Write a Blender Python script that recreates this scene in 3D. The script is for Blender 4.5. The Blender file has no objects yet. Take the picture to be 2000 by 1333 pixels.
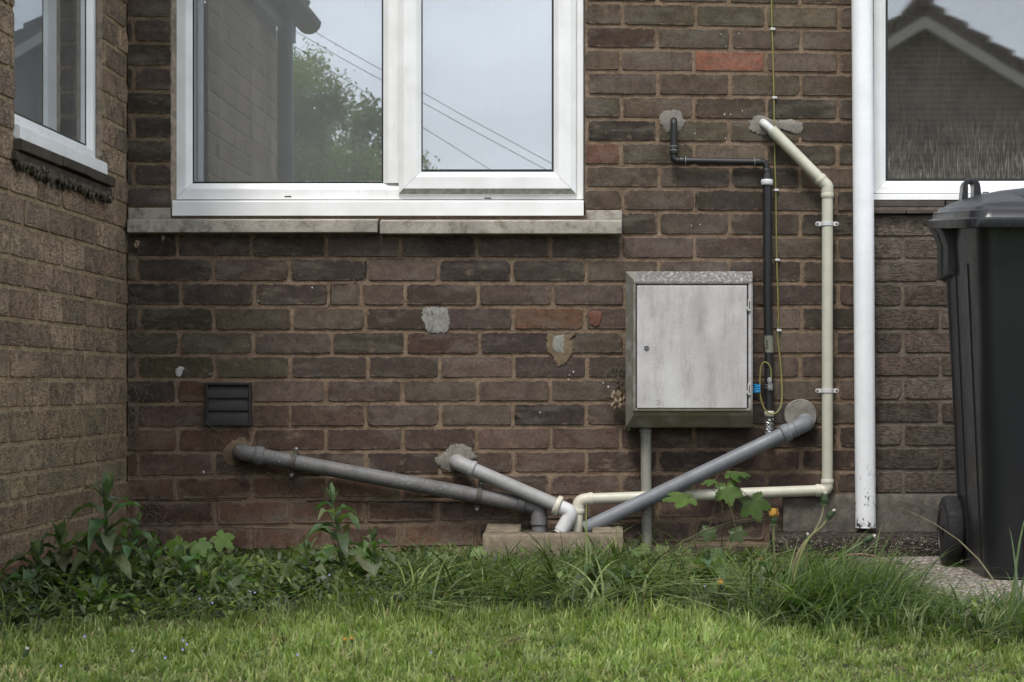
import bpy, bmesh, math, random
import numpy as np
from mathutils import Vector, Matrix, noise as mnoise
random.seed(7); RNG = np.random.default_rng(11)
SC = bpy.context.scene
COL = SC.collection
R = math.radians
# ---------------------------------------------------------------- camera, sky, sun, exposure
F = 3800.0; K = 1/645.16; D = F*K; H = 0.5          # focal length in photo pixels, metres per pixel on the wall, distance, eye height
cam = bpy.data.cameras.new('camera'); camo = bpy.data.objects.new('camera', cam); COL.objects.link(camo)
camo.location = (0, -D, H); camo.rotation_euler = (R(90), 0, 0)
cam.sensor_width = 36; cam.lens = 36*F/2000
cam.shift_x = -0.1; cam.shift_y = 90.5/2000
cam.clip_end = 500; cam.clip_start = 0.05
cam.dof.use_dof = True; cam.dof.focus_distance = D-0.05; cam.dof.aperture_fstop = 13
SC.camera = camo
SUN_EL, SUN_AZ = 60, 196
world = bpy.data.worlds.new('World'); SC.world = world; world.use_nodes = True
wt = world.node_tree; wt.nodes.clear()
wo = wt.nodes.new('ShaderNodeOutputWorld'); wb = wt.nodes.new('ShaderNodeBackground')
sky = wt.nodes.new('ShaderNodeTexSky'); sky.sky_type = 'NISHITA'; sky.sun_disc = False
sky.sun_elevation = R(SUN_EL); sky.sun_rotation = R(SUN_AZ); sky.air_density = 1.0; sky.dust_density = 3.0
wtc = wt.nodes.new('ShaderNodeTexCoord'); wmp = wt.nodes.new('ShaderNodeMapping'); wmp.inputs['Scale'].default_value = (1, 1, 3)
wn = wt.nodes.new('ShaderNodeTexNoise'); wn.inputs['Scale'].default_value = 2.2; wn.inputs['Detail'].default_value = 5
wr = wt.nodes.new('ShaderNodeMapRange'); wr.inputs[1].default_value = 0.3; wr.inputs[2].default_value = 0.7
wr.inputs[3].default_value = 0.72; wr.inputs[4].default_value = 0.95
wm = wt.nodes.new('ShaderNodeMix'); wm.data_type = 'RGBA'
wm.inputs[7].default_value = (7.55, 8.0, 8.55, 1)      # overcast cloud layer
wt.links.new(wtc.outputs['Generated'], wmp.inputs[0]); wt.links.new(wmp.outputs[0], wn.inputs['Vector'])
wt.links.new(wn.outputs[0], wr.inputs[0]); wt.links.new(wr.outputs[0], wm.inputs[0])
wn2 = wt.nodes.new('ShaderNodeTexNoise'); wn2.inputs['Scale'].default_value = 5.5; wn2.inputs['Detail'].default_value = 6
wr2 = wt.nodes.new('ShaderNodeMapRange'); wr2.inputs[1].default_value = 0.3; wr2.inputs[2].default_value = 0.7; wr2.inputs[3].default_value = 0.86; wr2.inputs[4].default_value = 1.14
wx = wt.nodes.new('ShaderNodeVectorMath'); wx.operation = 'SCALE'
wt.links.new(wmp.outputs[0], wn2.inputs['Vector']); wt.links.new(wn2.outputs[0], wr2.inputs[0])
wt.links.new(sky.outputs[0], wm.inputs[6]); wt.links.new(wm.outputs[2], wx.inputs[0]); wt.links.new(wr2.outputs[0], wx.inputs['Scale']); wt.links.new(wx.outputs[0], wb.inputs[0])
wb.inputs[1].default_value = 0.10
wt.links.new(wb.outputs[0], wo.inputs[0])
sun = bpy.data.lights.new('sun', 'SUN'); sun.energy = 1.5; sun.angle = R(14); sun.color = (1, 0.96, 0.9)
suno = bpy.data.objects.new('sun', sun); COL.objects.link(suno)
az = R(SUN_AZ); el = R(SUN_EL)
sdir = Vector((math.sin(az)*math.cos(el), math.cos(az)*math.cos(el), math.sin(el)))
suno.rotation_euler = sdir.to_track_quat('Z', 'Y').to_euler(); suno.location = sdir*20
SC.view_settings.view_transform = 'Standard'; SC.view_settings.look = 'None'
SC.view_settings.exposure = 1.05; SC.view_settings.gamma = 1
SC.cycles.max_bounces = 8; SC.cycles.transparent_max_bounces = 12

# ---------------------------------------------------------------- helpers
def P(px, py, off=0.0):
    """photo pixel -> point standing `off` metres in front of the wall plane"""
    L = D-off
    return Vector(((px-1200)/F*L, -off, H+(757-py)/F*L))
def G(px, py, z=0.0):
    """photo pixel -> ground point at height z"""
    L = (H-z)*F/(py-757)
    return Vector(((px-1200)/F*L, -(D-L), z))
def lin(c, g=1.0):
    return tuple(((v/255/12.92) if v/255 <= 0.04045 else ((v/255+0.055)/1.055)**2.4)*g for v in c)
def tag(o, label=None, cat=None, group=None, kind=None):
    if label: o['label'] = label
    if cat: o['category'] = cat
    if group: o['group'] = group
    if kind: o['kind'] = kind
    return o
def empty(name, loc, label, cat, group=None):
    o = bpy.data.objects.new(name, None); COL.objects.link(o); o.location = loc; o.empty_display_size = 0.05
    return tag(o, label, cat, group)
class MB:
    def __init__(s): s.v = []; s.f = []; s.c = []
    def add(s, vs, fs, col=None):
        b = len(s.v); s.v += [tuple(v) for v in vs]; s.f += [tuple(b+i for i in f) for f in fs]
        if col is not None: s.c += [col]*len(vs)
        return b
    def box(s, x0, x1, y0, y1, z0, z1, col=None):
        s.add([(x0,y0,z0),(x1,y0,z0),(x1,y1,z0),(x0,y1,z0),(x0,y0,z1),(x1,y0,z1),(x1,y1,z1),(x0,y1,z1)],
              [(0,3,2,1),(4,5,6,7),(0,1,5,4),(1,2,6,5),(2,3,7,6),(3,0,4,7)], col)
    def loft(s, rings, cap=True, col=None):
        n = len(rings[0]); vs = [v for r in rings for v in r]; fs = []
        for i in range(len(rings)-1):
            for j in range(n):
                a = i*n+j; b = i*n+(j+1) % n
                fs.append((a, b, b+n, a+n))
        if cap: fs.append(tuple(range(n-1, -1, -1))); fs.append(tuple((len(rings)-1)*n+j for j in range(n)))
        s.add(vs, fs, col)
    def tube(s, pts, r, n=20, cap=True, col=None):
        pts = [Vector(p) for p in pts]
        if not isinstance(r, (list, tuple)): r = [r]*len(pts)
        T = []
        for i in range(len(pts)):
            a = pts[max(i-1, 0)]; b = pts[min(i+1, len(pts)-1)]
            T.append((b-a).normalized())
        up = Vector((0, 1, 0)) if abs(T[0].y) < 0.8 else Vector((0, 0, 1))
        N = (up-T[0]*up.dot(T[0])).normalized(); rings = []
        for i, p in enumerate(pts):
            N = (N-T[i]*N.dot(T[i])).normalized(); B = T[i].cross(N)
            rings.append([p+(N*math.cos(2*math.pi*k/n)+B*math.sin(2*math.pi*k/n))*r[i] for k in range(n)])
        s.loft(rings, cap, col)
    def build(s, name, mat, parent=None, smooth=False, bevel=0, segs=2, fixn=True):
        me = bpy.data.meshes.new(name); me.from_pydata(s.v, [], s.f)
        if fixn:
            bm = bmesh.new(); bm.from_mesh(me); bmesh.ops.recalc_face_normals(bm, faces=bm.faces); bm.to_mesh(me); bm.free()
        if s.c:
            ca = me.color_attributes.new('bcol', 'FLOAT_COLOR', 'POINT')
            ca.data.foreach_set('color', np.array(s.c, dtype=np.float32).ravel())
        me.materials.append(mat)
        if smooth: me.polygons.foreach_set('use_smooth', [True]*len(me.polygons))
        o = bpy.data.objects.new(name, me); COL.objects.link(o)
        if parent:
            o.parent = parent; o.matrix_parent_inverse = Matrix.Translation(-parent.location)
        if smooth == 'auto' or (smooth and smooth is not True):
            pass
        if bevel:
            m = o.modifiers.new('bevel', 'BEVEL'); m.width = bevel; m.segments = segs; m.limit_method = 'ANGLE'; m.angle_limit = R(40)
        if smooth and smooth != 'all':
            try: me.set_sharp_from_angle(angle=R(38))
            except Exception: pass
        return o
def build_split(mb, name, mat, parent=None, **kw):
    """one object per connected piece"""
    par = list(range(len(mb.v)))
    def find(i):
        while par[i] != i: par[i] = par[par[i]]; i = par[i]
        return i
    for f in mb.f:
        for j in f[1:]: par[find(j)] = find(f[0])
    groups = {}
    for f in mb.f: groups.setdefault(find(f[0]), []).append(f)
    out = []
    for fs in groups.values():
        ids = sorted({i for f in fs for i in f}); mp = {i: k for k, i in enumerate(ids)}; m2 = MB(); m2.add([mb.v[i] for i in ids], [tuple(mp[i] for i in f) for f in fs]); out.append(m2.build(name, mat, parent, **kw))
    return out
def fillet(pts, rad, n=8):
    """polyline with rounded corners"""
    pts = [Vector(p) for p in pts]; out = [pts[0]]
    for i in range(1, len(pts)-1):
        a, b, c = pts[i-1], pts[i], pts[i+1]
        u = (a-b).normalized(); w = (c-b).normalized()
        d = min(rad*math.tan((math.pi-u.angle(w))/2) if u.angle(w) > 0.05 else rad, (a-b).length*.49, (c-b).length*.49)
        p0 = b+u*d; p1 = b+w*d
        for k in range(n+1):
            t = k/n; out.append(p0*(1-t)**2+b*2*t*(1-t)+p1*t*t)
    out.append(pts[-1]); return out

# ---------------------------------------------------------------- material helpers
class NT:
    def __init__(s, name):
        s.m = bpy.data.materials.new(name); s.m.use_nodes = True; s.t = s.m.node_tree; s.t.nodes.clear()
        s.out = s.t.nodes.new('ShaderNodeOutputMaterial')
        s.tc = s.t.nodes.new('ShaderNodeTexCoord')
        s.co = s.tc.outputs['Object']
    def n(s, typ, ins=None, **props):
        nd = s.t.nodes.new('ShaderNode'+typ)
        for k, v in props.items(): setattr(nd, k, v)
        for k, v in (ins or {}).items(): s.set(nd.inputs[k], v)
        return nd
    def set(s, sock, v):
        if isinstance(v, bpy.types.NodeSocket): s.t.links.new(v, sock)
        elif isinstance(v, (tuple, list)) and len(v) == 3 and sock.type == 'RGBA': sock.default_value = (*v, 1)
        else: sock.default_value = v
    def map(s, scale=(1, 1, 1), rot=(0, 0, 0), loc=(0, 0, 0), co=None):
        return s.n('Mapping', {'Vector': co or s.co, 'Scale': scale, 'Rotation': rot, 'Location': loc}).outputs[0]
    def noise(s, scale, detail=4, rough=0.55, co=None, dist=0.0):
        return s.n('TexNoise', {'Vector': co or s.co, 'Scale': scale, 'Detail': detail, 'Roughness': rough, 'Distortion': dist}).outputs[0]
    def vor(s, scale, co=None, feature='F1', out=0):
        return s.n('TexVoronoi', {'Vector': co or s.co, 'Scale': scale}, feature=feature).outputs[out]
    def rng(s, v, a, b, c=0.0, d=1.0, smooth=False):
        return s.n('MapRange', {0: v, 1: a, 2: b, 3: c, 4: d}, interpolation_type='SMOOTHSTEP' if smooth else 'LINEAR').outputs[0]
    def mix(s, f, a, b, blend='MIX'):
        nd = s.n('Mix', {0: f, 6: a, 7: b}, data_type='RGBA', blend_type=blend); return nd.outputs[2]
    def math(s, op, a, b=0.0):
        return s.n('Math', {0: a, 1: b}, operation=op).outputs[0]
    def bump(s, h, strength=0.5, dist=0.002, normal=None):
        ins = {'Strength': strength, 'Distance': dist, 'Height': h}
        if normal is not None: ins['Normal'] = normal
        return s.n('Bump', ins).outputs[0]
    def sep(s, co=None): return s.n('SeparateXYZ', {0: co or s.co}).outputs
    def attr(s, name='bcol'): return s.n('Attribute', attribute_name=name).outputs
    def pbr(s, col, rough=0.7, normal=None, **kw):
        ins = {'Base Color': col, 'Roughness': rough}
        if normal is not None: ins['Normal'] = normal
        ins.update(kw)
        b = s.n('BsdfPrincipled', ins); return b.outputs[0]
    def done(s, sh): s.t.links.new(sh, s.out.inputs[0]); return s.m
def simple(name, c1, c2=None, scale=30, rough=0.6, bs=0.0, bscale=200, spec=0.5, stretch=(1, 1, 1), lo=0.35, hi=0.65, metal=0.0,
           dirt=None, dscale=60, dlo=0.62, dhi=0.7):
    t = NT(name); co = t.map(stretch)
    col = t.mix(t.rng(t.noise(scale, co=co), lo, hi), c1, c2 or tuple(v*0.8 for v in c1))
    if dirt: col = t.mix(t.rng(t.noise(dscale, 6, 0.65, co=co), dlo, dhi), col, dirt)
    nrm = t.bump(t.noise(bscale, 5, 0.7), bs, 0.002) if bs else None
    r = t.rng(t.noise(scale*1.7), 0.3, 0.7, rough*0.85, min(1, rough*1.15))
    return t.done(t.pbr(col, r, nrm, **{'Specular IOR Level': spec, 'Metallic': metal}))

# ---------------------------------------------------------------- materials
WG = 1.24     # wall gain
def brick_mat(name, mortar_c, rustic=False):
    t = NT(name); a = t.attr('bcol'); bc = a[0]; edge = a[3]
    big = t.noise(5, 5); mid = t.noise(26, 7, 0.72); fine = t.noise(260, 4, 0.8); grit = t.noise(95, 8, 0.85)
    st = t.noise(11, 6, 0.65, t.map((0.5, 0.5, 1.5)))
    col = t.mix(t.rng(mid, 0.34, 0.68), t.mix(1.0, bc, (0.66, 0.65, 0.65), 'MULTIPLY'), t.mix(1.0, bc, (1.30, 1.30, 1.30), 'MULTIPLY'))
    col = t.mix(t.rng(st, 0.50, 0.68, 0, 0.70), col, lin((101, 94, 86), WG))              # pale bloom
    col = t.mix(t.rng(grit, 0.36, 0.60, 0.75, 0.0), col, t.mix(1.0, col, (0.48, 0.46, 0.45), 'MULTIPLY'))
    col = t.mix(t.rng(fine, 0.5, 0.68, 0.0, 0.35), col, t.mix(1.0, col, (1.7, 1.65, 1.6), 'MULTIPLY'))
    col = t.mix(t.rng(big, 0.5, 0.72, 0, 0.35), col, t.mix(1.0, col, (0.55, 0.58, 0.5), 'MULTIPLY'))
    pits = t.vor(95, feature='F1'); pn = t.noise(60, 3)
    pm = t.math('MULTIPLY', t.rng(pits, 0.13, 0.20, 1, 0), t.rng(pn, 0.54, 0.60))
    col = t.mix(t.math('MULTIPLY', pm, 0.8), col, (0.012, 0.010, 0.009))
    hz = t.rng(t.noise(7, 3, 0.5, t.map((1, 1, 1), loc=(9, 4, 2))), 0.42, 0.60)
    col = t.mix(t.math('MULTIPLY', t.math('MULTIPLY', t.math('SUBTRACT', 1.0, edge), hz), 0.55), col, t.mix(1.0, col, (0.42, 0.40, 0.40), 'MULTIPLY'))
    dr = t.rng(t.noise(16, 7, 0.7, t.map((0.8, 0.8, 1.3), loc=(1, 7, 4))), 0.60, 0.66)
    col = t.mix(t.math('MULTIPLY', dr, 0.55), col, tuple(v*0.85 for v in mortar_c))
    # lime specks
    sp = t.math('MULTIPLY', t.rng(t.vor(95, t.map(loc=(3, 1, 2))), 0.07, 0.10, 1, 0), t.rng(t.noise(31, 2, co=t.map(loc=(7, 3, 1))), 0.62, 0.66))
    col = t.mix(t.math('MULTIPLY', sp, 0.75), col, (0.42, 0.39, 0.36))
    # mortar smeared over the arrises
    sm = t.rng(t.math('ADD', t.noise(38, 6, 0.7, t.map(loc=(5, 5, 5))), t.math('ADD', t.math('MULTIPLY', edge, -0.30), t.rng(t.sep()[2], 0.06, 0.30, 0.17, 0))), 0.40, 0.50)
    col = t.mix(t.math('MULTIPLY', sm, 0.75), col, t.mix(t.rng(fine, 0.35, 0.65), mortar_c, tuple(v*0.62 for v in mortar_c)))
    if rustic:
        w = t.noise(120, 5, 0.65, t.map((0.5, 0.5, 1.9)), 0.5); wd = t.noise(24, 3)
        gr = t.math('MULTIPLY', t.rng(w, 0.40, 0.50, 1, 0), t.rng(wd, 0.36, 0.60, 0.15, 1))
        col = t.mix(t.math('MULTIPLY', gr, 0.42), col, tuple(v*0.25 for v in mortar_c))
        nrm = t.bump(gr, 0.85, -0.005, t.bump(fine, 0.5, 0.0008))
    else:
        nrm = t.bump(mid, 0.6, 0.003, t.bump(grit, 0.8, 0.003, t.bump(pm, 0.8, -0.003)))
    return t.done(t.pbr(col, 0.9, nrm, **{'Specular IOR Level': 0.25}))
def mortar_mat(name, c, green=0.0):
    t = NT(name); f = t.noise(190, 6, 0.8); m = t.noise(18, 6, .7)
    col = t.mix(t.rng(f, 0.3, 0.7), tuple(v*0.6 for v in c), tuple(v*1.5 for v in c))
    col = t.mix(t.rng(m, 0.38, 0.62), col, t.mix(1.0, col, (0.55, 0.52, 0.49), 'MULTIPLY'))
    g = t.rng(t.vor(240), 0.08, 0.14, 1, 0)
    col = t.mix(t.math('MULTIPLY', t.math('MULTIPLY', g, t.rng(t.noise(25, 2), 0.5, 0.6)), 0.7), col, (0.5, 0.46, 0.4))
    nrm = t.bump(t.noise(60, 6, 0.7), 0.8, 0.006, t.bump(f, 0.7, 0.0015))
    return t.done(t.pbr(col, 0.95, nrm, **{'Specular IOR Level': 0.15}))
MORT = lin((114, 98, 83), WG); MORTL = lin((134, 118, 96), 1.35); MORTR = lin((98, 89, 80), WG)
M = {}
M['brick'] = brick_mat('brick_smooth', MORT); M['mortar'] = mortar_mat('mortar', MORT)
M['brick_l'] = brick_mat('brick_rustic_buff', MORTL, True); M['mortar_l'] = mortar_mat('mortar_buff', MORTL)
M['brick_r'] = brick_mat('brick_rustic_brown', MORTR, True); M['mortar_r'] = mortar_mat('mortar_grey', MORTR)
def upvc():
    t = NT('white_upvc'); g = t.noise(9, 5)
    col = t.mix(t.rng(g, 0.35, 0.7), (0.80, 0.80, 0.80), (0.68, 0.68, 0.67))
    sp = t.math('MULTIPLY', t.rng(t.vor(70), 0.03, 0.06, 1, 0), t.rng(t.noise(11, 2), 0.55, 0.6))
    col = t.mix(t.math('MULTIPLY', sp, 0.8), col, (0.05, 0.045, 0.04))
    st = t.rng(t.noise(30, 5, 0.7, t.map((1, 1, 0.15))), 0.6, 0.75)
    col = t.mix(t.math('MULTIPLY', st, 0.4), col, (0.42, 0.39, 0.33))
    return t.done(t.pbr(col, t.rng(g, 0.3, 0.7, 0.3, 0.5)))
M['upvc'] = upvc()
M['upvc_dirty'] = simple('weathered_upvc_edge', (0.36, 0.36, 0.31), (0.22, 0.22, 0.19), 60, 0.6)
M['gasket'] = simple('black_gasket', (0.012, 0.012, 0.013), rough=0.5)
M['sealant'] = simple('sealant', lin((150, 135, 120)), lin((110, 98, 85)), 40, 0.7, 0.4, 90)
M['dark_hole'] = simple('dark_slot', (0.008, 0.008, 0.008), rough=0.9)
def glass(name, refl=0.26, rain=False):
    t = NT(name)
    fr = t.n('Fresnel', {'IOR': 1.5}).outputs[0]
    fac = t.math('ADD', t.math('MULTIPLY', fr, 1.2), refl)
    nrm = t.bump(t.noise(1.6, 1, 0.3), 0.25, 0.002)
    if rain:
        s = t.noise(320, 3, 0.6, t.map((1, 1, 0.05)))
        nrm = t.bump(s, 0.02, 0.0003)
    gl = t.n('BsdfGlossy', {'Color': (0.92, 0.96, 1.0, 1), 'Roughness': 0.0 if not rain else 0.012, 'Normal': nrm}).outputs[0]
    tr = t.n('BsdfTransparent', {'Color': (0.92, 0.92, 0.92, 1)}).outputs[0]
    mx = t.n('MixShader', {0: fac, 1: tr, 2: gl}).outputs[0]
    if rain:                                            # dried run marks, thick near the foot of the pane
        z = t.sep()[2]; sx = t.noise(330, 4, 0.7, t.map((1, 1, 0.06)))
        k = t.rng(t.math('ADD', z, t.math('MULTIPLY', t.noise(9, 3), 0.12)), 1.19, 1.38, 1, 0)
        m = t.math('ADD', t.math('MULTIPLY', t.rng(sx, 0.50, 0.60), t.math('MULTIPLY', k, 0.24)), t.math('ADD', t.rng(sx, 0.35, 0.65, 0.0, 0.07), t.rng(t.noise(5, 5), 0.3, 0.7, 0.0, 0.03)))
        df = t.n('BsdfDiffuse', {'Color': (0.50, 0.46, 0.39, 1)}).outputs[0]
    else:
        m = t.math('ADD', t.rng(t.noise(3, 5), 0.3, 0.8, 0.06, 0.11), t.math('MULTIPLY', t.rng(t.vor(60), 0.02, 0.035, 1, 0), 0.25))
        df = t.n('BsdfDiffuse', {'Color': (0.72, 0.72, 0.70, 1)}).outputs[0]  # pale diffuse layer: veil of haze over the reflections put into the glass colour
    return t.done(t.n('MixShader', {0: m, 1: mx, 2: df}).outputs[0])
M['glass'] = glass('window_glass', 0.26); M['glass_rain'] = glass('streaked_glass', 0.15, True); M['glass_side'] = glass('side_window_glass', 0.30)
M['curtain'] = simple('net_curtain', (0.82, 0.82, 0.81), (0.72, 0.72, 0.71), 5, 0.9, stretch=(1, 1, 0.1))
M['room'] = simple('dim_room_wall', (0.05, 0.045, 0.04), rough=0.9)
def concrete(name, c, dark=0.4, moss=None, bs=0.6, sc=9):
    t = NT(name); b = t.noise(sc, 6, 0.65); f = t.noise(300, 4, 0.75)
    col = t.mix(t.rng(b, 0.35, 0.7), c, tuple(v*dark for v in c))
    col = t.mix(t.rng(f, 0.35, 0.68, 0, 0.45), col, t.mix(1.0, col, (0.3, 0.3, 0.3), 'MULTIPLY'))
    if moss: col = t.mix(t.rng(t.noise(22, 6, 0.7, t.map(loc=(4, 2, 9))), 0.5, 0.66, 0, 0.8), col, moss)
    nrm = t.bump(t.noise(45, 6, 0.7), bs, 0.004, t.bump(f, bs, 0.0015))
    return t.done(t.pbr(col, 0.93, nrm, **{'Specular IOR Level': 0.2}))
M['sill'] = concrete('sill_concrete', lin((178, 171, 160), 1.0), 0.60, lin((96, 89, 78)))
M['gully'] = concrete('gully_concrete', lin((138, 126, 108), 1.0), 0.55, lin((96, 86, 72)), 1.0, 30)
M['plinth'] = concrete('plinth_concrete', lin((112, 106, 98), 1.05), 0.45, lin((64, 60, 55)), 1.0, 24)
def smear(name, c, rough_edge=0.5):
    t = NT(name); b = t.noise(40, 7, 0.75); f = t.noise(150, 6, 0.8); e = t.attr('bcol')[3]
    col = t.mix(t.rng(b, 0.32, 0.68), tuple(v*1.1 for v in c), tuple(v*0.62 for v in c)); col = t.mix(t.rng(f, 0.36, 0.6, 0.6, 0), col, t.mix(1.0, col, (0.5, 0.5, 0.5), 'MULTIPLY'))
    p = t.pbr(col, 0.95, t.bump(b, 0.6, 0.004, t.bump(f, 0.7, 0.002)), **{'Specular IOR Level': 0.15})
    al = t.rng(t.math('ADD', e, t.math('MULTIPLY', t.math('SUBTRACT', t.noise(60, 7, 0.8, t.map(loc=(2, 8, 1))), 0.5), 2.2)), 0.22, 0.42)
    return t.done(t.n('MixShader', {0: al, 1: t.n('BsdfTransparent').outputs[0], 2: p}).outputs[0])
M['cement'] = smear('cement_patch', lin((138, 132, 124), 1.0)); M['cement_warm'] = smear('warm_mortar_patch', lin((124, 108, 88), 1.0)); M['cement_pale'] = smear('pale_patch', lin((148, 146, 140), 1.0))
def rubble(name, ca, cb, cc, sc, bd=0.01):
    t = NT(name); v = t.n('TexVoronoi', {'Vector': t.co, 'Scale': sc}); f = v.outputs[0]
    r = t.n('SeparateColor', {0: v.outputs[1]}).outputs
    col = t.mix(t.rng(r[0], 0.15, 0.7), ca, cb); col = t.mix(t.rng(r[1], 0.82, 0.9), col, cc)
    col = t.mix(t.rng(f, 0.35, 0.62, 0, 0.85), col, tuple(x*0.18 for x in cb))
    col = t.mix(t.rng(t.noise(7, 5), 0.35, 0.7, 0, 0.5), col, t.mix(1.0, col, (0.45, 0.45, 0.45), 'MULTIPLY'))
    nrm = t.bump(t.rng(f, 0.1, 0.6, 1, 0), 1.0, bd, t.bump(t.noise(70, 5, 0.7), 0.8, 0.006))
    return t.done(t.pbr(col, 0.95, nrm, **{'Specular IOR Level': 0.2}))
M['rough'] = rubble('rough_footing', lin((128, 114, 104)), lin((74, 66, 60)), lin((150, 140, 130)), 130, 0.012)
M['path'] = rubble('exposed_aggregate_path', lin((216, 200, 190)), lin((158, 145, 137)), lin((240, 234, 228)), 85, 0.008)
M['soil'] = simple('soil', (0.022, 0.018, 0.012), (0.03, 0.028, 0.014), 12, 0.95, 0.8, 60)
def plastic(name, c, c2, rough=0.45, speck=None, slo=0.6, z=None, spec=0.45, chip=None):
    t = NT(name); n1 = t.noise(16, 6, 0.65)
    col = t.mix(t.rng(n1, 0.35, 0.7), c, c2)
    if speck: col = t.mix(t.rng(t.noise(120, 5, 0.7), slo, slo+0.06), col, speck)
    if chip:
        zz = t.sep()[2]
        k = t.math('MULTIPLY', t.rng(t.noise(55, 5, 0.7, t.map((1, 1, 0.7))), 0.575, 0.595), t.rng(zz, chip[0], chip[1], 1, 0))
        col = t.mix(k, col, (0.02, 0.018, 0.016))
        k2 = t.math('MULTIPLY', t.rng(t.noise(70, 6, 0.7), 0.4, 0.6), t.rng(zz, chip[2], chip[3], 1, 0))
        col = t.mix(t.math('MULTIPLY', k2, 0.7), col, (0.25, 0.23, 0.2))
    nrm = t.bump(t.noise(14, 3), 0.15, 0.002)
    return t.done(t.pbr(col, t.rng(n1, 0.3, 0.7, rough*0.85, rough*1.2), nrm, **{'Specular IOR Level': spec}))
M['grey_old'] = plastic('old_grey_pipe', (0.135, 0.130, 0.128), (0.085, 0.081, 0.079), 0.6, (0.5, 0.5, 0.5), 0.62)
M['grey_dark'] = plastic('dark_grey_collar', (0.085, 0.085, 0.085), (0.06, 0.058, 0.058), 0.6)
M['grey_light'] = plastic('pale_grey_pipe', (0.29, 0.287, 0.285), (0.215, 0.213, 0.211), 0.5)
M['grey_blue'] = plastic('blue_grey_pipe', (0.165, 0.173, 0.188), (0.125, 0.131, 0.142), 0.5)
M['white_pipe'] = plastic('white_plastic', (0.56, 0.56, 0.56), (0.46, 0.46, 0.455), 0.4)
M['cream'] = plastic('cream_pipe', (0.50, 0.49, 0.40), (0.41, 0.40, 0.32), 0.42)
M['ivory'] = plastic('ivory_plastic', (0.55, 0.52, 0.43), (0.45, 0.42, 0.34), 0.45)
M['black_pl'] = plastic('black_plastic', (0.010, 0.010, 0.011), (0.017, 0.016, 0.016), 0.45)
M['conduit'] = plastic('dirty_conduit', (0.26, 0.25, 0.21), (0.17, 0.165, 0.14), 0.6, (0.10, 0.10, 0.08), 0.6)
M['downpipe'] = plastic('white_painted_pipe', (0.78, 0.79, 0.81), (0.70, 0.71, 0.73), 0.32, chip=(0.12, 0.30, 0.06, 0.13))
M['bracket_old'] = simple('corroded_strap', (0.075, 0.066, 0.055), (0.045, 0.04, 0.034), 80, 0.7, 0.3)
M['vent'] = simple('dark_brown_vent', (0.010, 0.0085, 0.008), (0.016, 0.014, 0.013), 30, 0.6, 0.2, 150)
M['metal'] = simple('zinc_metal', (0.42, 0.42, 0.42), (0.25, 0.25, 0.25), 90, 0.4, metal=0.8)
M['screw'] = simple('rusty_screw', (0.16, 0.12, 0.09), (0.08, 0.06, 0.05), 90, 0.6, metal=0.3)
M['wire'] = simple('yellow_green_sheath', (0.21, 0.185, 0.05), (0.15, 0.155, 0.045), 40, 0.5)
M['tape'] = simple('faded_tape', (0.17, 0.18, 0.13), (0.14, 0.15, 0.11), 40, 0.6)
M['ink'] = simple('ink', (0.02, 0.02, 0.018), rough=0.7)
M['blue'] = simple('blue_plastic', (0.02, 0.32, 0.62), (0.01, 0.2, 0.45), 200, 0.5)
M['foil'] = simple('torn_foil', (0.5, 0.5, 0.5), (0.05, 0.05, 0.05), 150, 0.35, metal=0.7)
M['dead'] = simple('dead_leaf', (0.34, 0.27, 0.19), (0.17, 0.12, 0.08), 60, 0.8, 0.5, 100)
M['twig'] = simple('dried_tendril', (0.13, 0.11, 0.085), (0.07, 0.06, 0.045), 60, 0.9)
M['binp'] = plastic('bin_plastic', (0.011, 0.0115, 0.0135), (0.0075, 0.008, 0.0095), 0.34, (0.035, 0.035, 0.035), 0.70)
M['lidp'] = plastic('lid_plastic', (0.013, 0.0135, 0.016), (0.008, 0.0085, 0.010), 0.33, (0.05, 0.048, 0.045), 0.60)
M['tyre'] = simple('black_rubber', (0.007, 0.007, 0.008), (0.012, 0.012, 0.012), 40, 0.85, 0.3, 120)
def meter(name, body=False):
    t = NT(name); b = t.noise(7, 6, 0.7); s = t.noise(26, 6, 0.7, t.map((1, 1, 0.22))); f = t.noise(330, 6, 0.8)
    col = t.mix(t.rng(b, 0.3, 0.7), (0.56, 0.55, 0.55), (0.43, 0.42, 0.42))
    col = t.mix(t.rng(s, 0.47, 0.70, 0, 0.62), col, (0.25, 0.225, 0.21)); col = t.mix(t.rng(t.noise(5, 4, 0.6, t.map((1, 1, .5), loc=(3, 0, 6))), 0.48, 0.68, 0, 0.35), col, (0.23, 0.205, 0.195))
    col = t.mix(t.math('MULTIPLY', t.rng(f, 0.50, 0.62, 0, 0.85), t.rng(t.noise(9, 7, 0.7), 0.42, 0.62, 0.05, 1)), col, (0.13, 0.115, 0.10))
    if body:
        z = t.sep()[2]
        g = t.math('MULTIPLY', t.rng(z, H+(757-800)*K, H+(757-770)*K, 1, 0), t.rng(t.noise(20, 5), 0.25, 0.55, 0.6, 1))
        col = t.mix(g, col, lin((112, 107, 84), 0.9))
        cr = t.math('MULTIPLY', t.rng(z, H+(757-562)*K, H+(757-556)*K), t.rng(t.noise(110, 6, 0.75), 0.50, 0.62, 1, 0.3))
        col = t.mix(t.math('MULTIPLY', cr, 0.95), col, (0.085, 0.08, 0.075))
        x = t.sep()[0]
        sd = t.math('MULTIPLY', t.rng(x, (1240-1200)*K, (1248-1200)*K, 1, 0), t.rng(t.noise(30, 5), 0.25, 0.55, 0.55, 1))
        col = t.mix(sd, col, lin((112, 110, 100), 0.85))
    return t.done(t.pbr(col, 0.6, t.bump(f, 0.2, 0.001)))
M['meter_body'] = meter('grp_cabinet', True); M['meter_door'] = meter('grp_door')
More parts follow.
